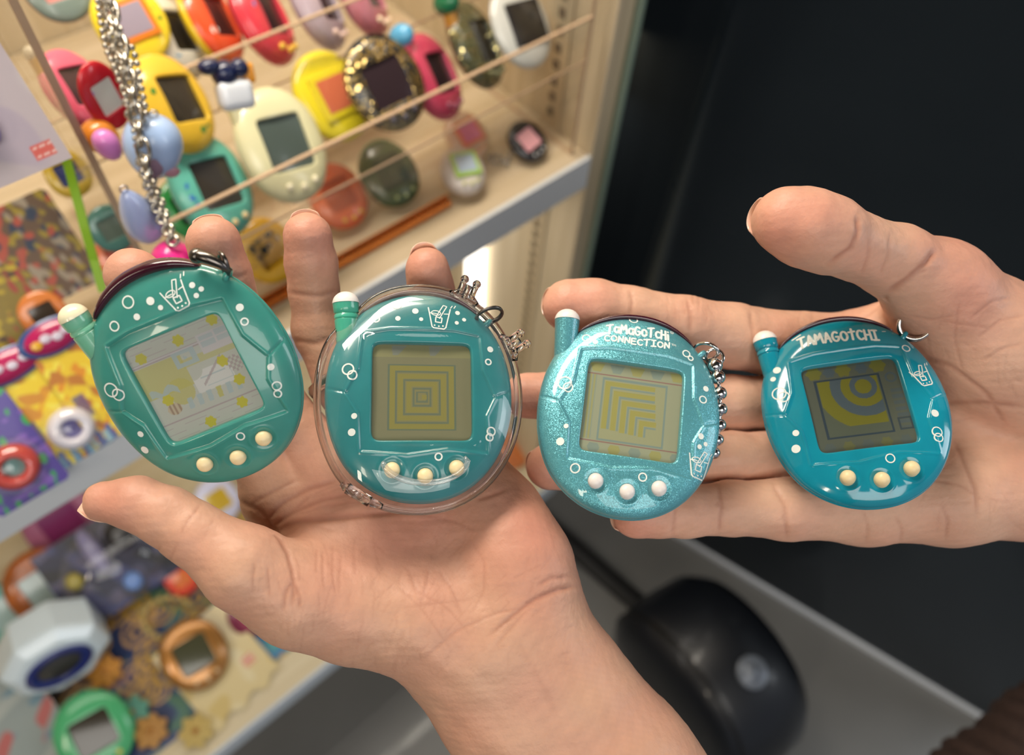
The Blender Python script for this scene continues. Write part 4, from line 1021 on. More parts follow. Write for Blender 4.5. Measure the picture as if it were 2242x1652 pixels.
def bg_toy(name, label, o, wm, ax, body, scr='#332d2c', btn='#e8d9b0', ant=None, cap=None, face=None, vis=None, group=None, cat='toy', sq=1.0, thick=1.0, spots=None, win=None, tip=0):
    """a smaller-detail egg toy: shell, back, window, display, buttons, antenna; o world centre, wm width in m"""
    x, u, n = ax; s = wm / .0525 * .001
    root = empty(name, mtx(x * s, u * s * sq, n * s * thick, o)); tag(root, label, cat, group)
    B = body if not isinstance(body, str) else plastic(body)
    fr, bk = body_cached(72, 14)
    link_mesh('front_shell', fast_mesh('front_shell', *fr), B if face is None else plastic(face), root)
    link('back_shell', bk[0], bk[1], B, root)
    if scr:
        MB().box((-14, -14, -3.0), (14, 14, -1.2), .4).build('display', mat('display_' + scr.strip('#'), scr, rough=.18, coat=.4), root)
    if win:
        MB().box((-16, -15, -.2), (16, 15, 2.4), .8).build('window_frame', plastic(win), root)
        MB().box((-12, -11, 2.0), (12, 11, 2.7), .3).build('window', mat('display_' + (scr or '#c9c6c0').strip('#'), scr or '#c9c6c0', rough=.2), root)
    if btn: buttons(root, plastic(btn), n=12)
    if ant: antenna(root, plastic(ant), plastic(cap or ant), 14, False)
    if tip: MB().ball((-21.9, 29.5, -3.6), tip, 16, 10, (1, 1.25, 1)).build('antenna_tip', plastic(cap), root)
    if vis: visor(root, plastic(vis), 54, 128, 24, 8)
    if spots:
        sm = plastic(spots[0])
        for k, (px_, py_, r_) in enumerate(spots[1]): Ink().dot((px_, py_), r_, 12, r_ * .8).build('printed_spot', sm, root, .15)
    return root
def at_y(px, py, y): p = ony(px, py, y); return p, dist(p)
def at_z(px, py, z): p = onz(px, py, z); return p, dist(p)

# clear two-step rack: sheets with polished edges
acr = clear_mat('acrylic', tint=(1.0, .995, .985), rough=.05, haze=.0, boost=.6, edge=.01)
acr_edge = mat('acrylic_edge', '#d8b898', rough=.25, trans=.3, coat=.5)
YR = 0.322
rack = empty('acrylic_rack', Matrix.Translation((.2, .37, ZM))); tag(rack, 'clear acrylic two-step rack holding egg toys on the wooden shelf', 'display rack')
def rpart(name, lo, hi, edge=None, bev=.0004):
    q = MB().box(lo, hi, bev).build(name, acr, None, False); q.parent = rack; q.matrix_parent_inverse = rack.matrix_world.inverted()
    if edge:
        for (l, h) in edge:
            e = MB().box(l, h, .0004).build('polished_edge', acr_edge, None, False); e.parent = rack; e.matrix_parent_inverse = rack.matrix_world.inverted()
xa, xb = .052, .382
for X0 in (xb, xa):
    t_ = .003
    rpart('end_sheet', (X0 - t_, YR, ZM + .0006), (X0, .50, ZM + .30), [((X0 - t_ - .0002, YR - .0010, ZM + .0006), (X0 + .0002, YR, ZM + .30)), ((X0 - t_ - .0001, YR, ZM + .0004), (X0 + .0001, .50, ZM + .0012))])
for k, (y0, y1, z0, lip) in enumerate(((YR, YR + .080, ZM + .089, .030), (YR + .080, YR + .16, ZM + .109, .030))):
    rpart('step_sheet', (xa, y0, z0 - .0335), (xb - .003, y1, z0 - .0320))
    rpart('lip_sheet', (xa, y0 - .002, z0 - .0335), (xb - .003, y0, z0 + lip),
          [((xa, y0 - .0024, z0 + lip - .0004), (xb - .003, y0 + .0002, z0 + lip + .0010)), ((xa, y0 - .0030, z0 - .0030), (xb - .003, y0 - .0018, z0 - .0016))])
bolt = MB().lathe([(.004, 0), (.004, .002), (.0015, .003), (.0001, .003)], 16, (xb + .0002, .45, ZM + .215), (0, 1, 0), (0, 0, 1), (1, 0, 0)).build('bolt', mat('bolt_grey', '#77706a', rough=.3, metal=.8)); bolt.parent = rack; bolt.matrix_parent_inverse = rack.matrix_world.inverted()

L1, L2 = 'egg toys on the lower step of the rack', 'egg toys on the upper step of the rack'
def rt(label, px, py, Y, w, lean, yaw, roll, body, g, **k):
    p, d_ = at_y(px, py, Y); return bg_toy('egg_toy', label, p, w * d_ / F, axes(lean, yaw, roll), body, group=g, **k)
# lower step
rt('black egg toy with gold and silver glitter and dark screen on acrylic rack', 850, 180, 0.360, 176, 44, -6, 0, glitter('black_glitter', '#17130f', '#c9b072', .75, .5), L1, scr='#33272b', btn='#4c4652', vis='#1b1512')
rt('raspberry egg toy with pale blue antenna tip on acrylic rack', 968, 158, 0.366, 165, 44, 30, -4, '#c4435f', L1, thick=1.5, tip=6.2, scr='#2e2226', btn='#8a3d59', ant='#d24d63', cap='#5aa6cf')
rt('mossy green and gold glitter egg toy with green ball-tipped antenna', 1062, 88, 0.368, 165, 44, 30, -4, glitter('moss_glitter', '#454a30', '#a9a070', .8, .35), L1, scr='#26231c', btn='#6a6a46', ant='#a8772e', cap='#1f6b45', thick=1.5, tip=6.5)
rt('silver-grey egg toy with wide black face at the rack end', 1152, 50, 0.366, 158, 44, 8, -6, '#c9cac4', L1, scr='#272420', btn=None, win='#17161a')
rt('pale cream egg toy with dark green screen and white-rimmed clear shell', 628, 312, 0.352, 196, 44, 8, -9, '#dcd8ae', L1, sq=1.12, thick=1.3, scr='#4f5a55', btn='#efe9cc', ant='#e3dfb4', cap='#e3e6ea')
rt('mint teal egg toy with brown-black screen behind the finger tips', 476, 400, 0.354, 182, 44, 18, -8, '#63b5a4', L1, sq=1.1, thick=1.5, scr='#3b3630', btn='#e8cf9c', ant='#6cb9a6', cap='#3a2c2a', spots=('#3a79b8', [(-18, 2, 3.4), (-19, -4, 2.6), (-17.5, -9, 2.4)]))
rt('yellow egg toy with big orange-red window behind the cream one', 735, 205, 0.384, 170, 44, 8, 0, '#e2cf2c', L1, scr='#c4694a', btn=None, win='#d9c52a')
rt('yellow egg toy with dark slot and green marks behind silver chains', 400, 215, 0.380, 190, 44, 34, -6, '#e6bd3b', L1, thick=1.6, scr='#2d2a26', btn=None, spots=('#5f8f3a', [(4, -20, 2.6), (9, -19, 2.2), (-18, 6, 3)]))
rt('bright green egg toy with black screen half hidden by the teal one', 418, 452, 0.366, 120, 44, 4, 0, '#2f9a4a', L1, scr='#0f1512', btn=None)
# upper step
rt('round yellow egg toy with orange window and green swirls', 288, 45, 0.432, 150, 44, -4, 0, '#e9cf33', L2, scr='#9d92a0', btn=None, win='#e8822c', spots=('#3d7a2c', [(6, 21, 2.2), (14, 16, 2.0), (19, 12, 1.8), (17, 2, 2.4), (20, -5, 2.0)]))
rt('white egg toy with blue floral print on the upper step', 396, 68, 0.438, 165, 44, 44, -6, '#dad7cc', L2, thick=1.6, scr='#2a2622', btn=None, ant='#d8d6cb', cap='#dcdad0', spots=('#3f8fb8', [(-18, 8, 3.2), (-17.5, 1, 3.2), (-18, -6, 3.0), (-15, -16, 2.6)]))
rt('yellow and orange egg toy with red edge on the upper step', 484, 36, 0.438, 165, 44, 44, -6, '#e3c229', L2, thick=1.6, scr='#3a2823', btn=None, face='#e5562f', spots=('#f3efe6', [(-16, -10, 3.6), (-17, 16, 3.4)]))
rt('red egg toy with small blue square on the upper step', 598, 28, 0.438, 177, 44, 44, -6, '#d5404c', L2, thick=1.6, scr='#2d2024', btn='#e7bf3a', spots=('#4b7fc0', [(-17.5, 4, 3.2)]))
rt('pale lavender egg toy with lime spot on the upper step', 716, 2, 0.438, 165, 44, 44, -6, '#b7a6b0', L2, thick=1.6, scr='#3c3438', btn='#e6c8b8', spots=('#8ed22f', [(-17, 14, 3)]))
rt('dusty pink egg toy on the upper step near frame top', 812, -26, 0.438, 165, 44, 44, -6, '#c67a86', L2, thick=1.6, scr='#3c3034', btn='#edd8b8')
rt('pink egg toy with mustard antenna and pearl tip by rack end', 180, 185, 0.364, 150, 44, 34, 0, '#e4667f', L2, thick=1.4, scr='#4c3436', btn=None, ant='#dda42b', cap='#efe3c6', tip=4.6)
rt('grey-green egg toy with pink rim at the frame top', 120, -40, 0.460, 140, 44, 0, 0, '#d98f86', L2, scr=None, btn=None, face='#7d8c84')

# white and navy topper on the cream toy's antenna
p = P(512, 196, .400); x, u, n = axes(30, 0, -14)
tp = empty('charm', mtx(x * .001, u * .001, n * .001, p)); tag(tp, 'white charm with shiny navy beads on the cream toy antenna', 'charm')
MB().box((-9, -10, -6), (9, 5, 6), 4.5).build('body', plastic('#dfe4ea'), tp)
MB().ball((-3, 8, 0), 6.8).build('bead', plastic('#1a2247'), tp); MB().ball((4.5, 10, 2), 4.8).build('bead', plastic('#1a2247'), tp); MB().ball((-10, 12, 1), 5.2, ax=(1.2, .8, 1)).build('bead', plastic('#1a2247'), tp)
MB().box((6, 2, -3), (12, 12, 3), 2).build('tab', plastic('#e79a2d'), tp)

# toys lying on the shelf
GS = 'egg toys lying on the wooden shelf'
def lt(label, px, py, z, w, lean, yaw, roll, body, g=GS, **k):
    for _ in range(3):
        p, d_ = at_z(px, py, z); wm = w * d_ / F; z = ZM + .001 + wm * (.58 * math.cos(math.radians(lean)) + .235 * k.get('thick', 1.0) * math.sin(math.radians(lean)))
    return bg_toy('egg_toy', label, p, wm, axes(lean, yaw, roll), body, group=g, **k)
lt('orange-red egg toy with yellow buttons lying under the rack', 744, 425, ZM + .024, 128, 52, 0, 0, '#dd6a3e', scr='#b14a2c', btn='#e9b53c', thick=1.3)
lt('dark olive green egg toy lying under the rack', 858, 375, ZM + .024, 130, 54, 0, 0, '#4d5a35', scr='#39452c', btn='#a9b27c', vis='#9fb07a', thick=1.3)
lt('white egg toy with lime green face and blue-rimmed screen', 1018, 362, ZM + .030, 98, 70, 0, -18, '#ded5cf', win='#a9cf55', scr='#aebfd0', btn='#d9dd7a', thick=2.2)
lt('pale egg toy with orange and pink face beneath the rack', 1026, 290, ZM + .0185, 96, 58, 0, 0, '#d9b79b', win='#ee8a63', scr='#e886a2', btn='#f0a868', thick=1.4)
blk = lt('small black egg toy with pink screen beside the rack corner', 1158, 304, ZM + .015, 84, 62, -6, 8, '#18161a', scr='#e5a7ae', btn='#cfcfd0', thick=1.35)
lt('yellow egg toy with black animal spots lying behind finger tips', 590, 548, ZM + .022, 128, 40, 0, 10, '#e5b023', scr=None, btn=None, spots=('#2a2016', [(-14, 10, 5), (-4, 14, 4), (8, 12, 3.6), (15, 4, 3.4), (-18, -2, 3.2), (2, 4, 3), (11, 18, 3), (-10, 0, 2.5)]), thick=1.3)

# chains
def chain_obj(name, label, pts, r, kind, m, g=None):
    pts = np.array(pts); seg = np.linalg.norm(np.diff(pts, axis=0), axis=1); s_ = np.concatenate([[0], np.cumsum(seg)]); L_ = s_[-1]
    step = {'ball': r * 2.5, 'curb': r * 3.6, 'rope': r * 1.35}[kind]; n_ = int(L_ / step)
    root = empty(name, Matrix.Translation(pts[0].tolist())); tag(root, label, 'chain', g); q = MB()
    for i in range(n_):
        a_ = np.array([np.interp(i * step, s_, pts[:, k]) for k in range(3)]); b_ = np.array([np.interp((i + 1) * step, s_, pts[:, k]) for k in range(3)])
        t_ = (b_ - a_) / (np.linalg.norm(b_ - a_) + 1e-9); c1 = np.cross(t_, R[:, 2]); c1 /= np.linalg.norm(c1); c2 = np.cross(t_, c1)
        w_ = c1 if i % 2 else (.55 * c1 + .83 * c2); mid = .5 * (a_ + b_)
        if kind == 'ball': q.ball(a_, r, 10, 6)
        elif kind == 'curb': q.tube([mid + t_ * math.cos(h) * step * .72 + w_ * math.sin(h) * r * 1.25 for h in np.linspace(0, 2 * math.pi, 12, endpoint=False)], r * .42, 6, True)
        else: q.tube([mid + t_ * math.cos(h) * step * .8 + w_ * math.sin(h) * r * 1.3 for h in np.linspace(0, 2 * math.pi, 9, endpoint=False)], r * .40, 5, True)
    o = q.build('chain_links', m, None); o['kind'] = 'stuff'; o.parent = root; o.matrix_parent_inverse = root.matrix_world.inverted(); return root
chm = mat('chain_steel', '#bdb8ae', rough=.22, metal=1)
def PP(l, d_): return [P(x, y, d_) for x, y in l]
chain_obj('ball_chain', 'fine silver ball chain hanging outermost left of the bundle', PP([(208, -30), (216, 20), (224, 70), (233, 110), (248, 140), (262, 175), (284, 240), (296, 300), (302, 350)], .322), .00125, 'ball', chm)
chain_obj('curb_chain', 'heavy silver curb chain hanging in the middle of the bundle', PP([(232, -30), (246, 30), (258, 70), (270, 120), (287, 190), (297, 250), (312, 320), (320, 360), (330, 410)], .316), .0020, 'curb', chm)
chain_obj('rope_chain', 'silver rope chain reaching down to the pink ball charm', PP([(222, -30), (232, 60), (252, 130), (276, 190), (290, 260), (306, 330), (322, 390), (338, 440), (356, 480), (372, 512), (382, 536)], .326), .0019, 'rope', chm)
chain_obj('rope_chain', 'second silver rope chain twisted beside the heavy curb chain', PP([(240, -30), (250, 50), (264, 110), (290, 170), (304, 230), (312, 290), (322, 350), (330, 400), (346, 440), (362, 490)], .334), .0019, 'rope', chm)
chain_obj('ball_chain', 'short silver ball chain looping out past the heavy curb chain', PP([(276, 90), (292, 108), (300, 140), (306, 176), (314, 215), (320, 245), (312, 268), (302, 290), (305, 330), (314, 380), (336, 430)], .320), .0014, 'ball', chm)
chain_obj('ball_chain', 'tiny silver bead chain curled beside the small black egg toy', [onz(x, y, ZM + .0016) for x, y in ((1132, 280), (1122, 300), (1118, 330), (1112, 350), (1098, 358), (1080, 356), (1070, 344), (1082, 338), (1100, 346), (1112, 362), (1096, 372))], .0016, 'ball', chm)

# hanging charms
def charm(name, label, p, prof, m, lean=0, roll=0, n=28):
    x, u, nn = axes(lean, 0, roll); r_ = empty(name, mtx(x, u, nn, p)); tag(r_, label, 'charm')
    MB().lathe(prof, n, (0, 0, 0), (1, 0, 0), (0, 0, 1), (0, 1, 0)).build('charm_body', m, r_); return r_
egg_p = [(.012 * math.sin(t) * (1 - .12 * math.cos(t)), -.0145 * math.cos(t)) for t in np.linspace(.02, math.pi - .02, 18)]
c_ = charm('egg_charm', 'pale blue egg charm hanging beside the silver chains', P(335, 322, .335), egg_p, plastic('#a9c3ea'), 0, -20)
MB().ball((-.004, -.003, .0105), .0035, ax=(1, 1.5, .4)).build('picture', plastic('#9b7f92'), c_); MB().ball((.004, -.007, .0098), .0028, ax=(1.2, .9, .4)).build('picture', plastic('#b98795'), c_)
MB().tube(ring_pts((0, .0155, 0), (1, 0, 0), (0, 1, 0), .0018, 14), .0004, 6, True).build('eyelet', metal_bright, c_)
tear = [(.0076 * math.sin(t) ** 1.1 * (1 - .35 * math.cos(math.pi - t)) if t < math.pi else 0, -.0150 * math.cos(t)) for t in np.linspace(.02, math.pi - .02, 20)]
tear = [(max(r_, 1e-5), h_) for r_, h_ in tear]
c_ = charm('teardrop_charm', 'glossy pale periwinkle teardrop charm hanging lowest on the chains', P(305, 472, .330), tear, mat('pearly_blue', '#aab9e2', rough=.15, coat=.9, sss=.2, sss_r=(.002, .002, .003)), 0, 4)
MB().tube(ring_pts((0, .0158, 0), (1, 0, 0), (0, 1, 0), .0016, 14), .0004, 6, True).build('eyelet', metal_bright, c_)
c_ = charm('ball_charm', 'hot pink ball charm behind the finger tips at chain end', P(380, 572, .335), [(.0092 * math.sin(t), -.0092 * math.cos(t)) for t in np.linspace(.02, math.pi - .02, 14)], mat('hot_pink', '#de2f83', rough=.3, coat=.5, noise=.35, nscale=160), 0, 0)
c_ = bg_toy('egg_charm', 'glossy red egg charm with white window hanging by chains', P(236, 212, .345), 100 * .345 / F, axes(10, 16, 4), '#c2202c', scr='#d9d8cc', btn=None, cat='charm', sq=1.35, spots=('#b9a7d0', [(-14, 9, 2.2)]))
charm('orange_charm', 'small orange and pink charm beneath the red egg charm', P(222, 300, .352), [(r_ * .62, h_ * .62) for r_, h_ in egg_p], plastic('#e58a2a'), 0, 30)
charm('pink_charm', 'little orchid pink charm under the red egg charm', P(236, 318, .338), [(r_ * .45, h_ * .55) for r_, h_ in egg_p], plastic('#e58ad0'), 0, 10)

# ------------------------------------------------------------------ printed cards, packs and the low shelf
def paint(w, h, n, seed, base, cols, scale=3.0, thr=.25):
    """printed artwork: soft blots of a few colours on a base, on an h x w dot grid"""
    r = np.random.default_rng(seed); nx = n; ny = max(8, int(n * h / w)); X, Y = np.meshgrid(np.linspace(0, w / max(w, h), nx), np.linspace(0, h / max(w, h), ny), indexing='xy')
    A = np.empty((ny, nx, 3)); A[:] = srgb(base)
    for c in cols:
        f = np.zeros_like(X)
        for _ in range(6):
            k = r.normal(size=2) * scale * 3; f += np.sin(k[0] * X * 2 + k[1] * Y * 2 + r.uniform(0, 6.3))
        m = np.clip((f / 6 - thr) * 9, 0, 1)[..., None]; A = A * (1 - m) + np.array(srgb(c)) * m
    return X, Y, A
def card(name, label, o, ax, w, h, A, cat='card', t=.0008, wave=0, parent=None, group=None, corner=.0):
    """flat printed card with thickness; o = centre, art painted on its face"""
    x, u, n = ax; ny, nx = A.shape[:2]
    if parent is None: root = empty(name, mtx(x, u, n, o)); tag(root, label, cat, group)
    else: root = parent
    X, Y = np.meshgrid(np.linspace(-w / 2, w / 2, nx), np.linspace(-h / 2, h / 2, ny), indexing='xy')
    i, j = np.meshgrid(np.arange(ny - 1), np.arange(nx - 1), indexing='ij'); a = (i * nx + j).ravel()
    Q = np.stack([a, a + 1, a + nx + 1, a + nx], 1); cx_ = X.ravel()[Q].mean(1); cy_ = Y.ravel()[Q].mean(1)
    if corner:                                       # rounded or die-cut outline
        qx = np.abs(cx_) - (w / 2 - corner); qy = np.abs(cy_) - (h / 2 - corner)
        Q = Q[~((qx > 0) & (qy > 0) & (np.hypot(qx, qy) > corner))]
    if wave: cx_ = X.ravel()[Q].mean(1); cy_ = Y.ravel()[Q].mean(1); Q = Q[cy_ > -h / 2 + wave * (1 + np.sin(cx_ / w * 19))]
    V = np.column_stack([X.ravel(), Y.ravel(), np.full(nx * ny, t)])
    q = link_mesh('print', fast_mesh('print', V, Q), mat('print_card', rough=.35, coat=.25, attr='Col'), root, False, A.reshape(-1, 3))
    if not wave: MB().box((-w / 2 + corner * .3, -h / 2 + corner * .3, -t * .2), (w / 2 - corner * .3, h / 2 - corner * .3, t * .9)).build('backing', mat('card_white', '#d9d6cf', rough=.6), root, False)
    return root
def dome(root, c, r, hgt, ax=(1, 1), m=None, name='blister'):
    V = [(c[0] + r * ax[0] * math.sin(p) * math.cos(t), c[1] + r * ax[1] * math.sin(p) * math.sin(t), c[2] + hgt * math.cos(p)) for p in np.linspace(.02, math.pi / 2, 9) for t in np.linspace(0, 2 * math.pi, 28, endpoint=False)]
    Fc = [(i * 28 + k, (i + 1) * 28 + k, (i + 1) * 28 + (k + 1) % 28, i * 28 + (k + 1) % 28) for i in range(8) for k in range(28)]
    return link(name, V, Fc, m or clear, root)
def ringtoy(root, c, r, m, m2, name='ring_toy'):
    MB().lathe([(r * .42, 0), (r * .45, r * .45), (r * .6, r * .62), (r * .85, r * .5), (r, r * .15), (r, 0)], 28, c).build(name, m, root)
    MB().lathe([(r * .44, r * .1), (r * .2, r * .2), (1e-5, r * .22)], 20, c).build(name + '_centre', m2, root)

# white bagged card at the left, red stamp and purple figure
def stamp(A, X, Y, cx, cy, w, h, c='#d65a4c'):
    m = (np.abs(X - cx) < w) & (np.abs(Y - cy) < h); put(A, m, c, .9)
    put(A, m & (np.abs(np.abs(Y - cy) - h * .12) < h * .10) & (np.sin((X - cx) / w * 11) > -.4), '#e7c9c4', .9); put(A, m & (np.abs(np.abs(Y - cy) - h * .6) < h * .16) & (np.sin((X - cx) / w * 9 + 1) > -.3), '#e7c9c4', .9)
ax_ = axes(38, 0, 0); w_, h_ = .086, .110
X, Y, A = paint(w_, h_, 110, 5, '#bdb3bb', ['#b3a8b8', '#c6bfc3'], 2.0)
stamp(A, X, Y, .715, .058, .037, .027)
put(A, np.hypot((X - .53) / .55, Y - .27) < .055, '#b9837c', .7)
br = P(158, 345, .305); o_ = br + ax_[1] * h_ / 2 - ax_[0] * w_ / 2
cd = card('bagged_card', 'pale lavender card in clear bag with red stamp at left', o_, ax_, w_, h_, A)
MB().box((-w_ / 2 - .002, -h_ / 2 - .002, .0012), (w_ / 2 + .002, h_ / 2 + .002, .0018), .0005).build('clear_bag', acr, cd, False)
MB().ball((.019, -.018, .005), .009, ax=(.75, 1.7, .5)).build('purple_figure', plastic('#6a4fb0'), cd)
MB().ball((.0225, -.034, .004), .0055, ax=(.8, 1.3, .5)).build('purple_figure', plastic('#8f86b4'), cd)
# lime strap
sp = [P(x, y, d_) for x, y, d_ in ((146, 350, .345), (165, 420, .350), (186, 500, .356), (206, 570, .362), (226, 640, .366))]
q = MB(); wv = R[:, 0] * .0021
for i_ in range(len(sp) - 1):
    a_, b_ = sp[i_], sp[i_ + 1]; k_ = R[:, 2] * .0004
    q.add([a_ - wv - k_, a_ + wv - k_, b_ + wv - k_, b_ - wv - k_, a_ - wv + k_, a_ + wv + k_, b_ + wv + k_, b_ - wv + k_], [(3, 2, 1, 0), (4, 5, 6, 7), (0, 1, 5, 4), (2, 3, 7, 6), (1, 2, 6, 5), (3, 0, 4, 7)])
tag(q.build('strap', plastic('#86b52c'), smooth=False), 'lime green strap hanging down below the lavender bagged card', 'strap')

# blister cards standing at the left end of the wooden shelf
GB = 'hanging toy cards at the left end of the wooden shelf'
def toycard(label, px, py, d_, w, h, seed, base, cols, ring=None, lean=42, header=None, roll=0, art=None):
    ax_ = axes(lean, 0, roll); X, Y, A = paint(w, h, 70, seed, base, cols, 4.0, .2)
    if art: art(A, X, Y)
    c = card('toy_card', label, P(px, py, d_), ax_, w, h, A, group=GB, corner=.003)
    if ring: ringtoy(c, (ring[0] * w, ring[1] * h, .001), ring[2], plastic(ring[3]), plastic(ring[4])); dome(c, (ring[0] * w, ring[1] * h, .001), ring[2] * 1.25, ring[2] * .95)
    if header:
        hx, hy, hw_, hh_ = header
        MB().lathe([(1e-5, .0024), (.96, .0024), (1, .0018), (1, .0008)], 40, (hx, hy, 0), (hw_, 0, 0), (0, hh_, 0), (0, 0, 1)).build('header_label', plastic('#3d548c'), c)
        MB().lathe([(1e-5, .0030), (.8, .0030), (.82, .0022)], 40, (hx, hy, 0), (hw_, 0, 0), (0, hh_, 0), (0, 0, 1)).build('header_panel', plastic('#b3235c'), c)
        for k_ in range(4): MB().ball((hx + hw_ * (-.5 + .32 * k_), hy + hh_ * (.05 if k_ % 2 else -.1), .0030), hh_ * .26, 10, 6, (1.2, 1, .15)).build('header_mark', plastic('#cfc6d6' if k_ else '#d9a62c'), c)
    return c
def foot(A, X, Y):
    put(A, (Y < .16) & (np.sin(X * 60) + Y * 6 < .7), '#35569a', .9); put(A, (Y < .12) & (np.sin(X * 47 + 1) > .3), '#7fb0c8', .8); put(A, (np.abs(X - .12) < .05) & (Y > .30) & (Y < .52), '#4a4a7c', .8)
toycard('yellow toy card with white ring toy under clear dome', 112, 905, .438, .040, .062, 21, '#e3c72a', ['#e7d94a', '#d99a24', '#c98a2c'], (.10, -.20, .0125, '#e2dfe8', '#6e6a9c'), header=(-.004, .034, .022, .0095), art=foot)
toycard('yellow toy card behind the antenna of the tilted egg toy', 205, 850, .446, .034, .062, 22, '#e2c22c', ['#e7d94a', '#d98f24', '#b9762c'], (.28, -.26, .006, '#d5d2d6', '#9a92a4'), header=(-.002, .036, .018, .010), art=foot)
toycard('violet and green toy card with red and white ring toy', 2, 990, .425, .040, .062, 23, '#4b3a92', ['#2f9a4c', '#7a58b4'], (.02, -.16, .013, '#c8463c', '#7fb3b0'))
toycard('dark jumbled toy card below the lavender bagged card', 62, 560, .452, .056, .060, 24, '#5b4a3c', ['#2f3a4c', '#8a7a30', '#9a4a3c', '#8c8272'])
toycard('olive and brown toy card at the frame edge', 5, 690, .448, .042, .050, 25, '#7a6a2c', ['#8f3a34', '#4c3a2c', '#a8952c'])
bg_toy('egg_toy', 'orange egg toy with black screen behind the white antenna tip', P(98, 690, .452), 95 * .452 / F, axes(38, 0, 0), '#c9793f', scr='#3a3128', btn=None, group='egg toys lying on the wooden shelf')
bg_toy('egg_toy', 'dull teal egg toy under the clear rack behind the lime strap', P(245, 500, .420), 90 * .42 / F, axes(35, 0, 0), '#4c7a70', scr='#5a6a60', btn=None, group='egg toys lying on the wooden shelf')
bg_toy('egg_toy', 'coral egg toy behind the index fingertip below the teardrop charm', P(262, 560, .430), 90 * .43 / F, axes(45, 0, 0), '#e0805a', scr='#c05a44', btn=None, group='egg toys lying on the wooden shelf')
bg_toy('egg_toy', 'navy and mustard egg toy behind the lavender card corner', P(150, 380, .44), 90 * .44 / F, axes(40, 0, 0), '#b79a2c', scr='#27305c', btn=None, group='egg toys lying on the wooden shelf')
# copper edged label rail on the shelf
rod = MB().box((.100, .3345, ZM + .0006), (.268, .3385, ZM + .006), .0008).box((.100, .3387, ZM + .0006), (.268, .3400, ZM + .0095), .0005).build('label_rail', mat('copper', '#d98a4a', rough=.2, metal=.9), smooth=False)
tag(rod, 'thin copper label rail lying along the wooden shelf', 'label rail')
for px_, py_ in ((862, 497), (792, 545), (570, 665)):
    p = onz(px_, py_, ZM); MB_ = MB().ball(p + np.array([0, -.002, .0022]), .0024, 14, 8, (1.6, 1, .9)); tag(MB_.build('clear_bead', clear_edge), {862: 'clear bead on the copper rail nearest the white egg toy', 792: 'clear bead on the copper rail midway along', 570: 'clear bead on the copper rail beside the middle finger'}[px_], 'bead')

# ---- low shelf
GL_ = 'egg toys on the low shelf'
def low(px, py, h=.0): p = onz(px, py, ZL + h); return p, dist(p)
def lowt(label, px, py, w, lean, yaw, roll, body, dz=.0, **k):
    z = ZL + .03
    for _ in range(3):
        p = onz(px, py, z); wm = w * dist(p) / F; z = ZL + .001 + dz + wm * (.58 * math.cos(math.radians(lean)) + .235 * k.get('thick', 1.0) * math.sin(math.radians(lean)))
    return bg_toy('egg_toy', label, p, wm, axes(lean, yaw, roll), body, group=GL_, **k)
def flat(yawz=0, tilt=78): return axes(tilt, 0, yawz)
# patterned mats and cards lying flat
def lowcard(label, px, py, wpx, hpx, seed, base, cols, h=.001, roll=0, scale=4, thr=.2, wave=0, art=None, n=110, tilt=90, corner=.004, name='toy_card'):
    d_ = low(px, py, h)[1]; w, hh = wpx * d_ / F, hpx * d_ / F; p, d_ = low(px, py, h + .5 * hh * max(0, math.cos(math.radians(tilt)))); X, Y, A = paint(w, hh, n, seed, base, cols, scale, thr)
    if art: art(A, X, Y)
    return card(name, label, p, axes(tilt, 0, roll), w, hh, A, wave=wave, corner=corner), p, d_, w
def gold(A, X, Y):
    r = np.random.default_rng(3)
    for _ in range(90):
        cx_, cy_, q_ = r.uniform(0, 1), r.uniform(0, .8), r.uniform(.03, .07); rr_ = np.hypot(X - cx_, Y - cy_); th_ = np.arctan2(Y - cy_, X - cx_)
        put(A, (np.abs(np.mod(rr_ / q_ * 2.2 + th_ / 6.28, 1) - .5) < .22) & (rr_ < q_), '#c2983a' if r.uniform() < .7 else '#c9a06a', .85)
lowcard('large navy mat printed with gold scrolls covering the low shelf', 395, 1375, 600, 390, 31, '#2c3f6c', ['#3f6a78', '#5a4a7c', '#4f7a62', '#24345c'], .0008, 0, 3.2, .15, art=gold, n=190, name='printed_mat', corner=.002)
lowcard('teal-blue card at the front edge of the low shelf', 600, 1378, 150, 110, 32, '#2f7fae', ['#4f9a9c', '#2a6aa0'], .0026, 0, 2, .3)
lowcard('grey-blue card with pale print in lower corner', 20, 1600, 190, 230, 33, '#8d9794', ['#a4aaa4', '#6a8a98', '#b0605c'], .006, 0, 3, .35, tilt=70)
lowcard('brown card behind the white octagonal toy', 95, 1370, 210, 190, 34, '#6a4a34', ['#8a5a34', '#4c3430', '#7a6048'], .0018, 0, 3, .2)
cc_, p, d_, w = lowcard('cream die-cut card with red stamp under the gold egg toy', 478, 1455, 175, 215, 35, '#d9c795', ['#e0d2a8', '#cfb878'], .004, 6, 2, .3, wave=.004, art=lambda A, X, Y: stamp(A, X, Y, .645, .33, .062, .052, '#d4714a'), n=70, name='die_cut_card', tilt=80)
lowt('shiny gold egg toy on the cream die-cut card', 425, 1432, 136, 66, 0, -6, dz=.010, body=mat('gold_plastic', '#b07a3c', rough=.26, metal=.5, coat=.6), scr='#4a4a34', btn='#d9b98c')
bp = [low(370 + 56 * math.cos(t) + 6 * math.sin(t), 1352 + 44 * math.sin(t) - 8 * math.cos(t), .012)[0] for t in np.linspace(0, 2 * math.pi, 40)]
chain_obj('bead_bracelet', 'clear gold bead bracelet lying behind the gold egg toy', bp, .0040, 'ball', mat('amber_bead', '#c9b272', rough=.15, coat=.6))
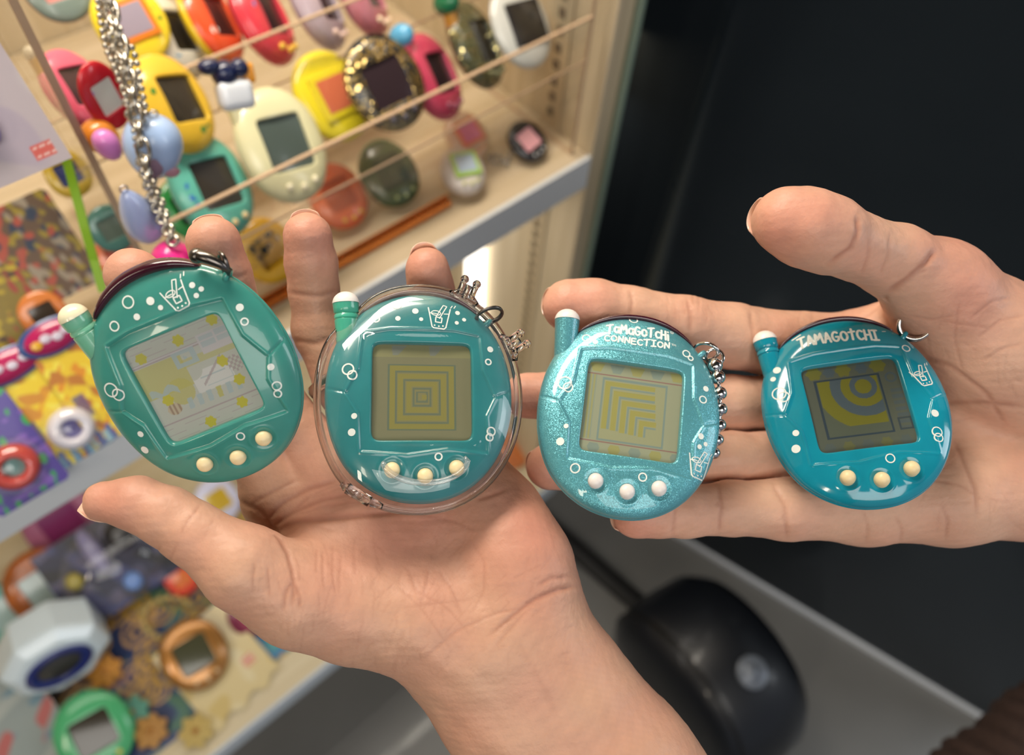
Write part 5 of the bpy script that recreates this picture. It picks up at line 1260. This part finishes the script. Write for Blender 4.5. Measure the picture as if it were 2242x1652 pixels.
# white octagonal toy with oval navy face
p, d_ = low(120, 1425, .062); s_ = 210 * d_ / F / 2; x, u, n = axes(16, -4, 0)
oc = empty('octagonal_toy', mtx(x * s_, u * s_, n * s_, p)); tag(oc, 'chunky white octagonal toy with oval navy face on the low shelf', 'toy')
a8 = [math.radians(22.5 + 45 * k) for k in range(8)]
ov = MB(); prof = [(.90, -.62), (.98, -.56), (1.0, -.4), (1.0, .18), (.96, .26), (.80, .40), (.76, .42)]
for i_ in range(len(prof)):
    for k_ in range(8): ov.v.append((prof[i_][0] * 1.04 * math.cos(a8[k_]), prof[i_][0] * .92 * math.sin(a8[k_]), prof[i_][1]))
for i_ in range(len(prof) - 1):
    for k_ in range(8): ov.f.append((i_ * 8 + k_, i_ * 8 + (k_ + 1) % 8, i_ * 8 + 8 + (k_ + 1) % 8, i_ * 8 + 8 + k_))
ov.f += [tuple(range(7, -1, -1)), tuple(48 + k_ for k_ in range(8))]
ov.build('octagon_body', plastic('#d3e2ea'), oc, False)
MB().lathe([(.60, .40), (.62, .47), (.56, .50), (.42, .47), (.40, .44), (1e-5, .44)], 40, (0, 0, 0), (1.05, 0, 0), (0, .78, 0), (0, 0, 1)).build('oval_bezel', plastic('#1f2a6e'), oc)
MB().lathe([(.40, .445), (.38, .46), (1e-5, .465)], 32, (0, 0, 0), (1.05, 0, 0), (0, .78, 0), (0, 0, 1)).build('display', mat('display_3b3a38', '#3b3a38', rough=.15), oc)
# dark pack under the thumb
pk, p, d_, w = lowcard('dark navy toy pack with clear cover below the thumb', 250, 1225, 250, 190, 36, '#20223c', ['#14151c', '#3a3f6c', '#54506c'], .030, 0, 3, .2, tilt=62, name='toy_pack')
MB().ball((-.012, .022, .012), .020, 18, 10, (.55, 1.5, .6)).build('pack_shape', plastic('#8a86a8'), pk); MB().ball((.022, .022, .012), .018, 18, 10, (1, 1.1, .6)).build('pack_shape', plastic('#17181c'), pk)
MB().ball((-.046, .004, .008), .010, 14, 8, (1, 1.1, .6)).build('pack_shape', plastic('#a89a3c'), pk); MB().ball((.004, -.034, .008), .011, 14, 8, (1, 1.1, .6)).build('pack_shape', plastic('#6f95d6'), pk); MB().ball((.046, .030, .010), .010, 14, 8).build('pack_shape', plastic('#d6d2c0'), pk)
dome(pk, (0, 0, .002), .062, .030, (1, .8), clear, 'clear_cover')
# amber pack and its neighbours
lowt('amber egg toy with pale screen behind the white octagonal toy', 98, 1285, 150, 52, 0, 0, mat('amber_plastic', '#a85a20', rough=.3, coat=.6, noise=.4, nscale=.08), scr='#9db0ae', btn='#a8323c')
lowt('red and teal egg toy with silver rim at the left edge', 2, 1345, 120, 48, 0, 0, '#c5304a', face='#3f9a8c', scr='#9cb4b0', btn=None)
lowt('plum pink egg toy right under the shelf edging', 140, 1150, 150, 40, 0, 0, '#a3607c', scr='#7a2c5c', btn=None)
lowt('green egg toy with yellow buttons and dark square screen', 205, 1605, 155, 64, 0, -8, '#4fae74', scr='#332c1c', btn='#d9cf5a', vis='#3f8f64')
lowt('small scarlet egg toy against the thumb base', 398, 1268, 66, 50, 0, 0, '#e0503c', scr='#e0783c', btn=None)
lowt('wine red egg toy against the palm edge', 546, 1348, 84, 50, 0, 0, '#7c2440', scr='#a84a5c', btn=None)
lowt('white and yellow egg toy glimpsed under the tilted egg toy', 478, 1096, 90, 50, 0, 0, '#d9d9ea', face='#cfcfe6', scr='#c9a832', btn=None)
lowt('orange egg toy glimpsed between the two palms', 1128, 985, 76, 50, 0, 0, '#3a3f5c', face='#c9763c', scr='#c9763c', btn=None)
for k_, (px_, py_, c_, lab) in enumerate(((290, 1560, '#5f9a86', 'green'), (330, 1600, '#b98a4c', 'tan'), (230, 1470, '#c58a3a', 'ochre'), (70, 1510, '#b98f3c', 'mustard'), (430, 1600, '#c9b06a', 'straw'))):
    p, d_ = low(px_, py_, .010); r_ = empty('rosette', mtx(*axes(80, 0, 0), p)); tag(r_, lab + ' ruffled rosette ornament lying on the gold-scrolled mat', 'ornament')
    rr_ = 34 * d_ / F
    V = [(rr_ * f_ * (1 + .14 * math.cos(7 * t)) * math.cos(t), rr_ * f_ * (1 + .14 * math.cos(7 * t)) * math.sin(t), rr_ * (.35 - .3 * f_ ** 2 + .05 * math.cos(7 * t))) for f_ in (.1, .45, .75, 1.0) for t in np.linspace(0, 2 * math.pi, 42, endpoint=False)]
    Fc = [(i_ * 42 + j_, (i_ + 1) * 42 + j_, (i_ + 1) * 42 + (j_ + 1) % 42, i_ * 42 + (j_ + 1) % 42) for i_ in range(3) for j_ in range(42)]
    link('petals', V, Fc, plastic(c_, .5, .1), r_); MB().ball((0, 0, rr_ * .3), rr_ * .22, 12, 8).build('centre', plastic('#a8702c'), r_)

# ------------------------------------------------------------------ floor objects and clothing
def toward(v, up=(0, 0, 1)):
    """axes with z along v"""
    z = np.asarray(v, float) / np.linalg.norm(v); x = np.cross(up, z); x /= np.linalg.norm(x); return x, np.cross(z, x), z
n_ = R @ np.array([-.84, .42, -.36]); p = onz(1520, 1500, .135); x, u, n = toward(n_)
bag = empty('bag', mtx(x, u, n, p)); tag(bag, 'black rounded drum bag with one grey snap button on the grey floor', 'bag')
bk_ = mat('black_leather', '#0d1016', rough=.42, coat=.15, bump=.25, bscale=120)
MB().lathe([(1e-5, .056), (.060, .057), (.100, .052), (.118, .040), (.125, .022), (.128, -.025), (.125, -.065), (.112, -.085), (1e-5, -.092)], 56).build('bag_body', bk_, bag)
MB().tube([(.1225 * math.cos(t), .1225 * math.sin(t), .031) for t in np.linspace(0, 2 * math.pi, 56, endpoint=False)], .0026, 8, True).build('piping', mat('black_plastic', '#0c0c0d', rough=.4), bag)
def _px(q): v = R.T @ (q - EYE); return np.array([CX + F * v[0] / v[2], CY + F * v[1] / v[2]])
tb = min(np.linspace(0, 2 * math.pi, 360), key=lambda t: (1e4 if (x * math.cos(t) + u * math.sin(t)) @ (p - EYE) > 0 else 0) + np.hypot(*(_px(p + x * .127 * math.cos(t) + u * .127 * math.sin(t) - n * .022) - (1600, 1500))))
loc_ = np.array([math.cos(tb), math.sin(tb), 0]); tz = np.array([0, 0, 1.]); sx_ = np.cross(tz, loc_)
MB().lathe([(.0195, -.001), (.0195, .003), (.017, .0045), (.010, .003), (.009, .0045), (1e-5, .005)], 28, loc_ * .1272 + tz * -.022, sx_, tz, loc_).build('snap_button', mat('grey_snap', '#6d737c', rough=.35, metal=.3), bag)
# dark brown coat sleeve entering at the lower corner
a_, b_ = P(2420, 1585, .62), P(2120, 1830, .60); ax2 = (b_ - a_) / np.linalg.norm(b_ - a_); x, u, n = toward(ax2); Ls = np.linalg.norm(b_ - a_)
V, Fc = [], []
for i_ in range(40):
    f_ = i_ / 39
    for k_ in range(40):
        t = 2 * math.pi * k_ / 40; rr_ = .054 + .0025 * math.sin(9 * f_ * 6 + 2 * math.sin(t)) + .0018 * math.sin(3 * t + 14 * f_)
        V.append(a_ + n * Ls * f_ + rr_ * (x * math.cos(t) + u * math.sin(t)))
Fc = [(i_ * 40 + k_, i_ * 40 + (k_ + 1) % 40, (i_ + 1) * 40 + (k_ + 1) % 40, (i_ + 1) * 40 + k_) for i_ in range(39) for k_ in range(40)] + [tuple(range(39, -1, -1)), tuple(39 * 40 + k_ for k_ in range(40))]
tag(link('coat_sleeve', V, Fc, mat('brown_wool', '#3a2a25', rough=.85, noise=.25, nscale=300, bump=.5, bscale=500)), 'dark brown coat sleeve reaching in at the lower corner', 'clothing')
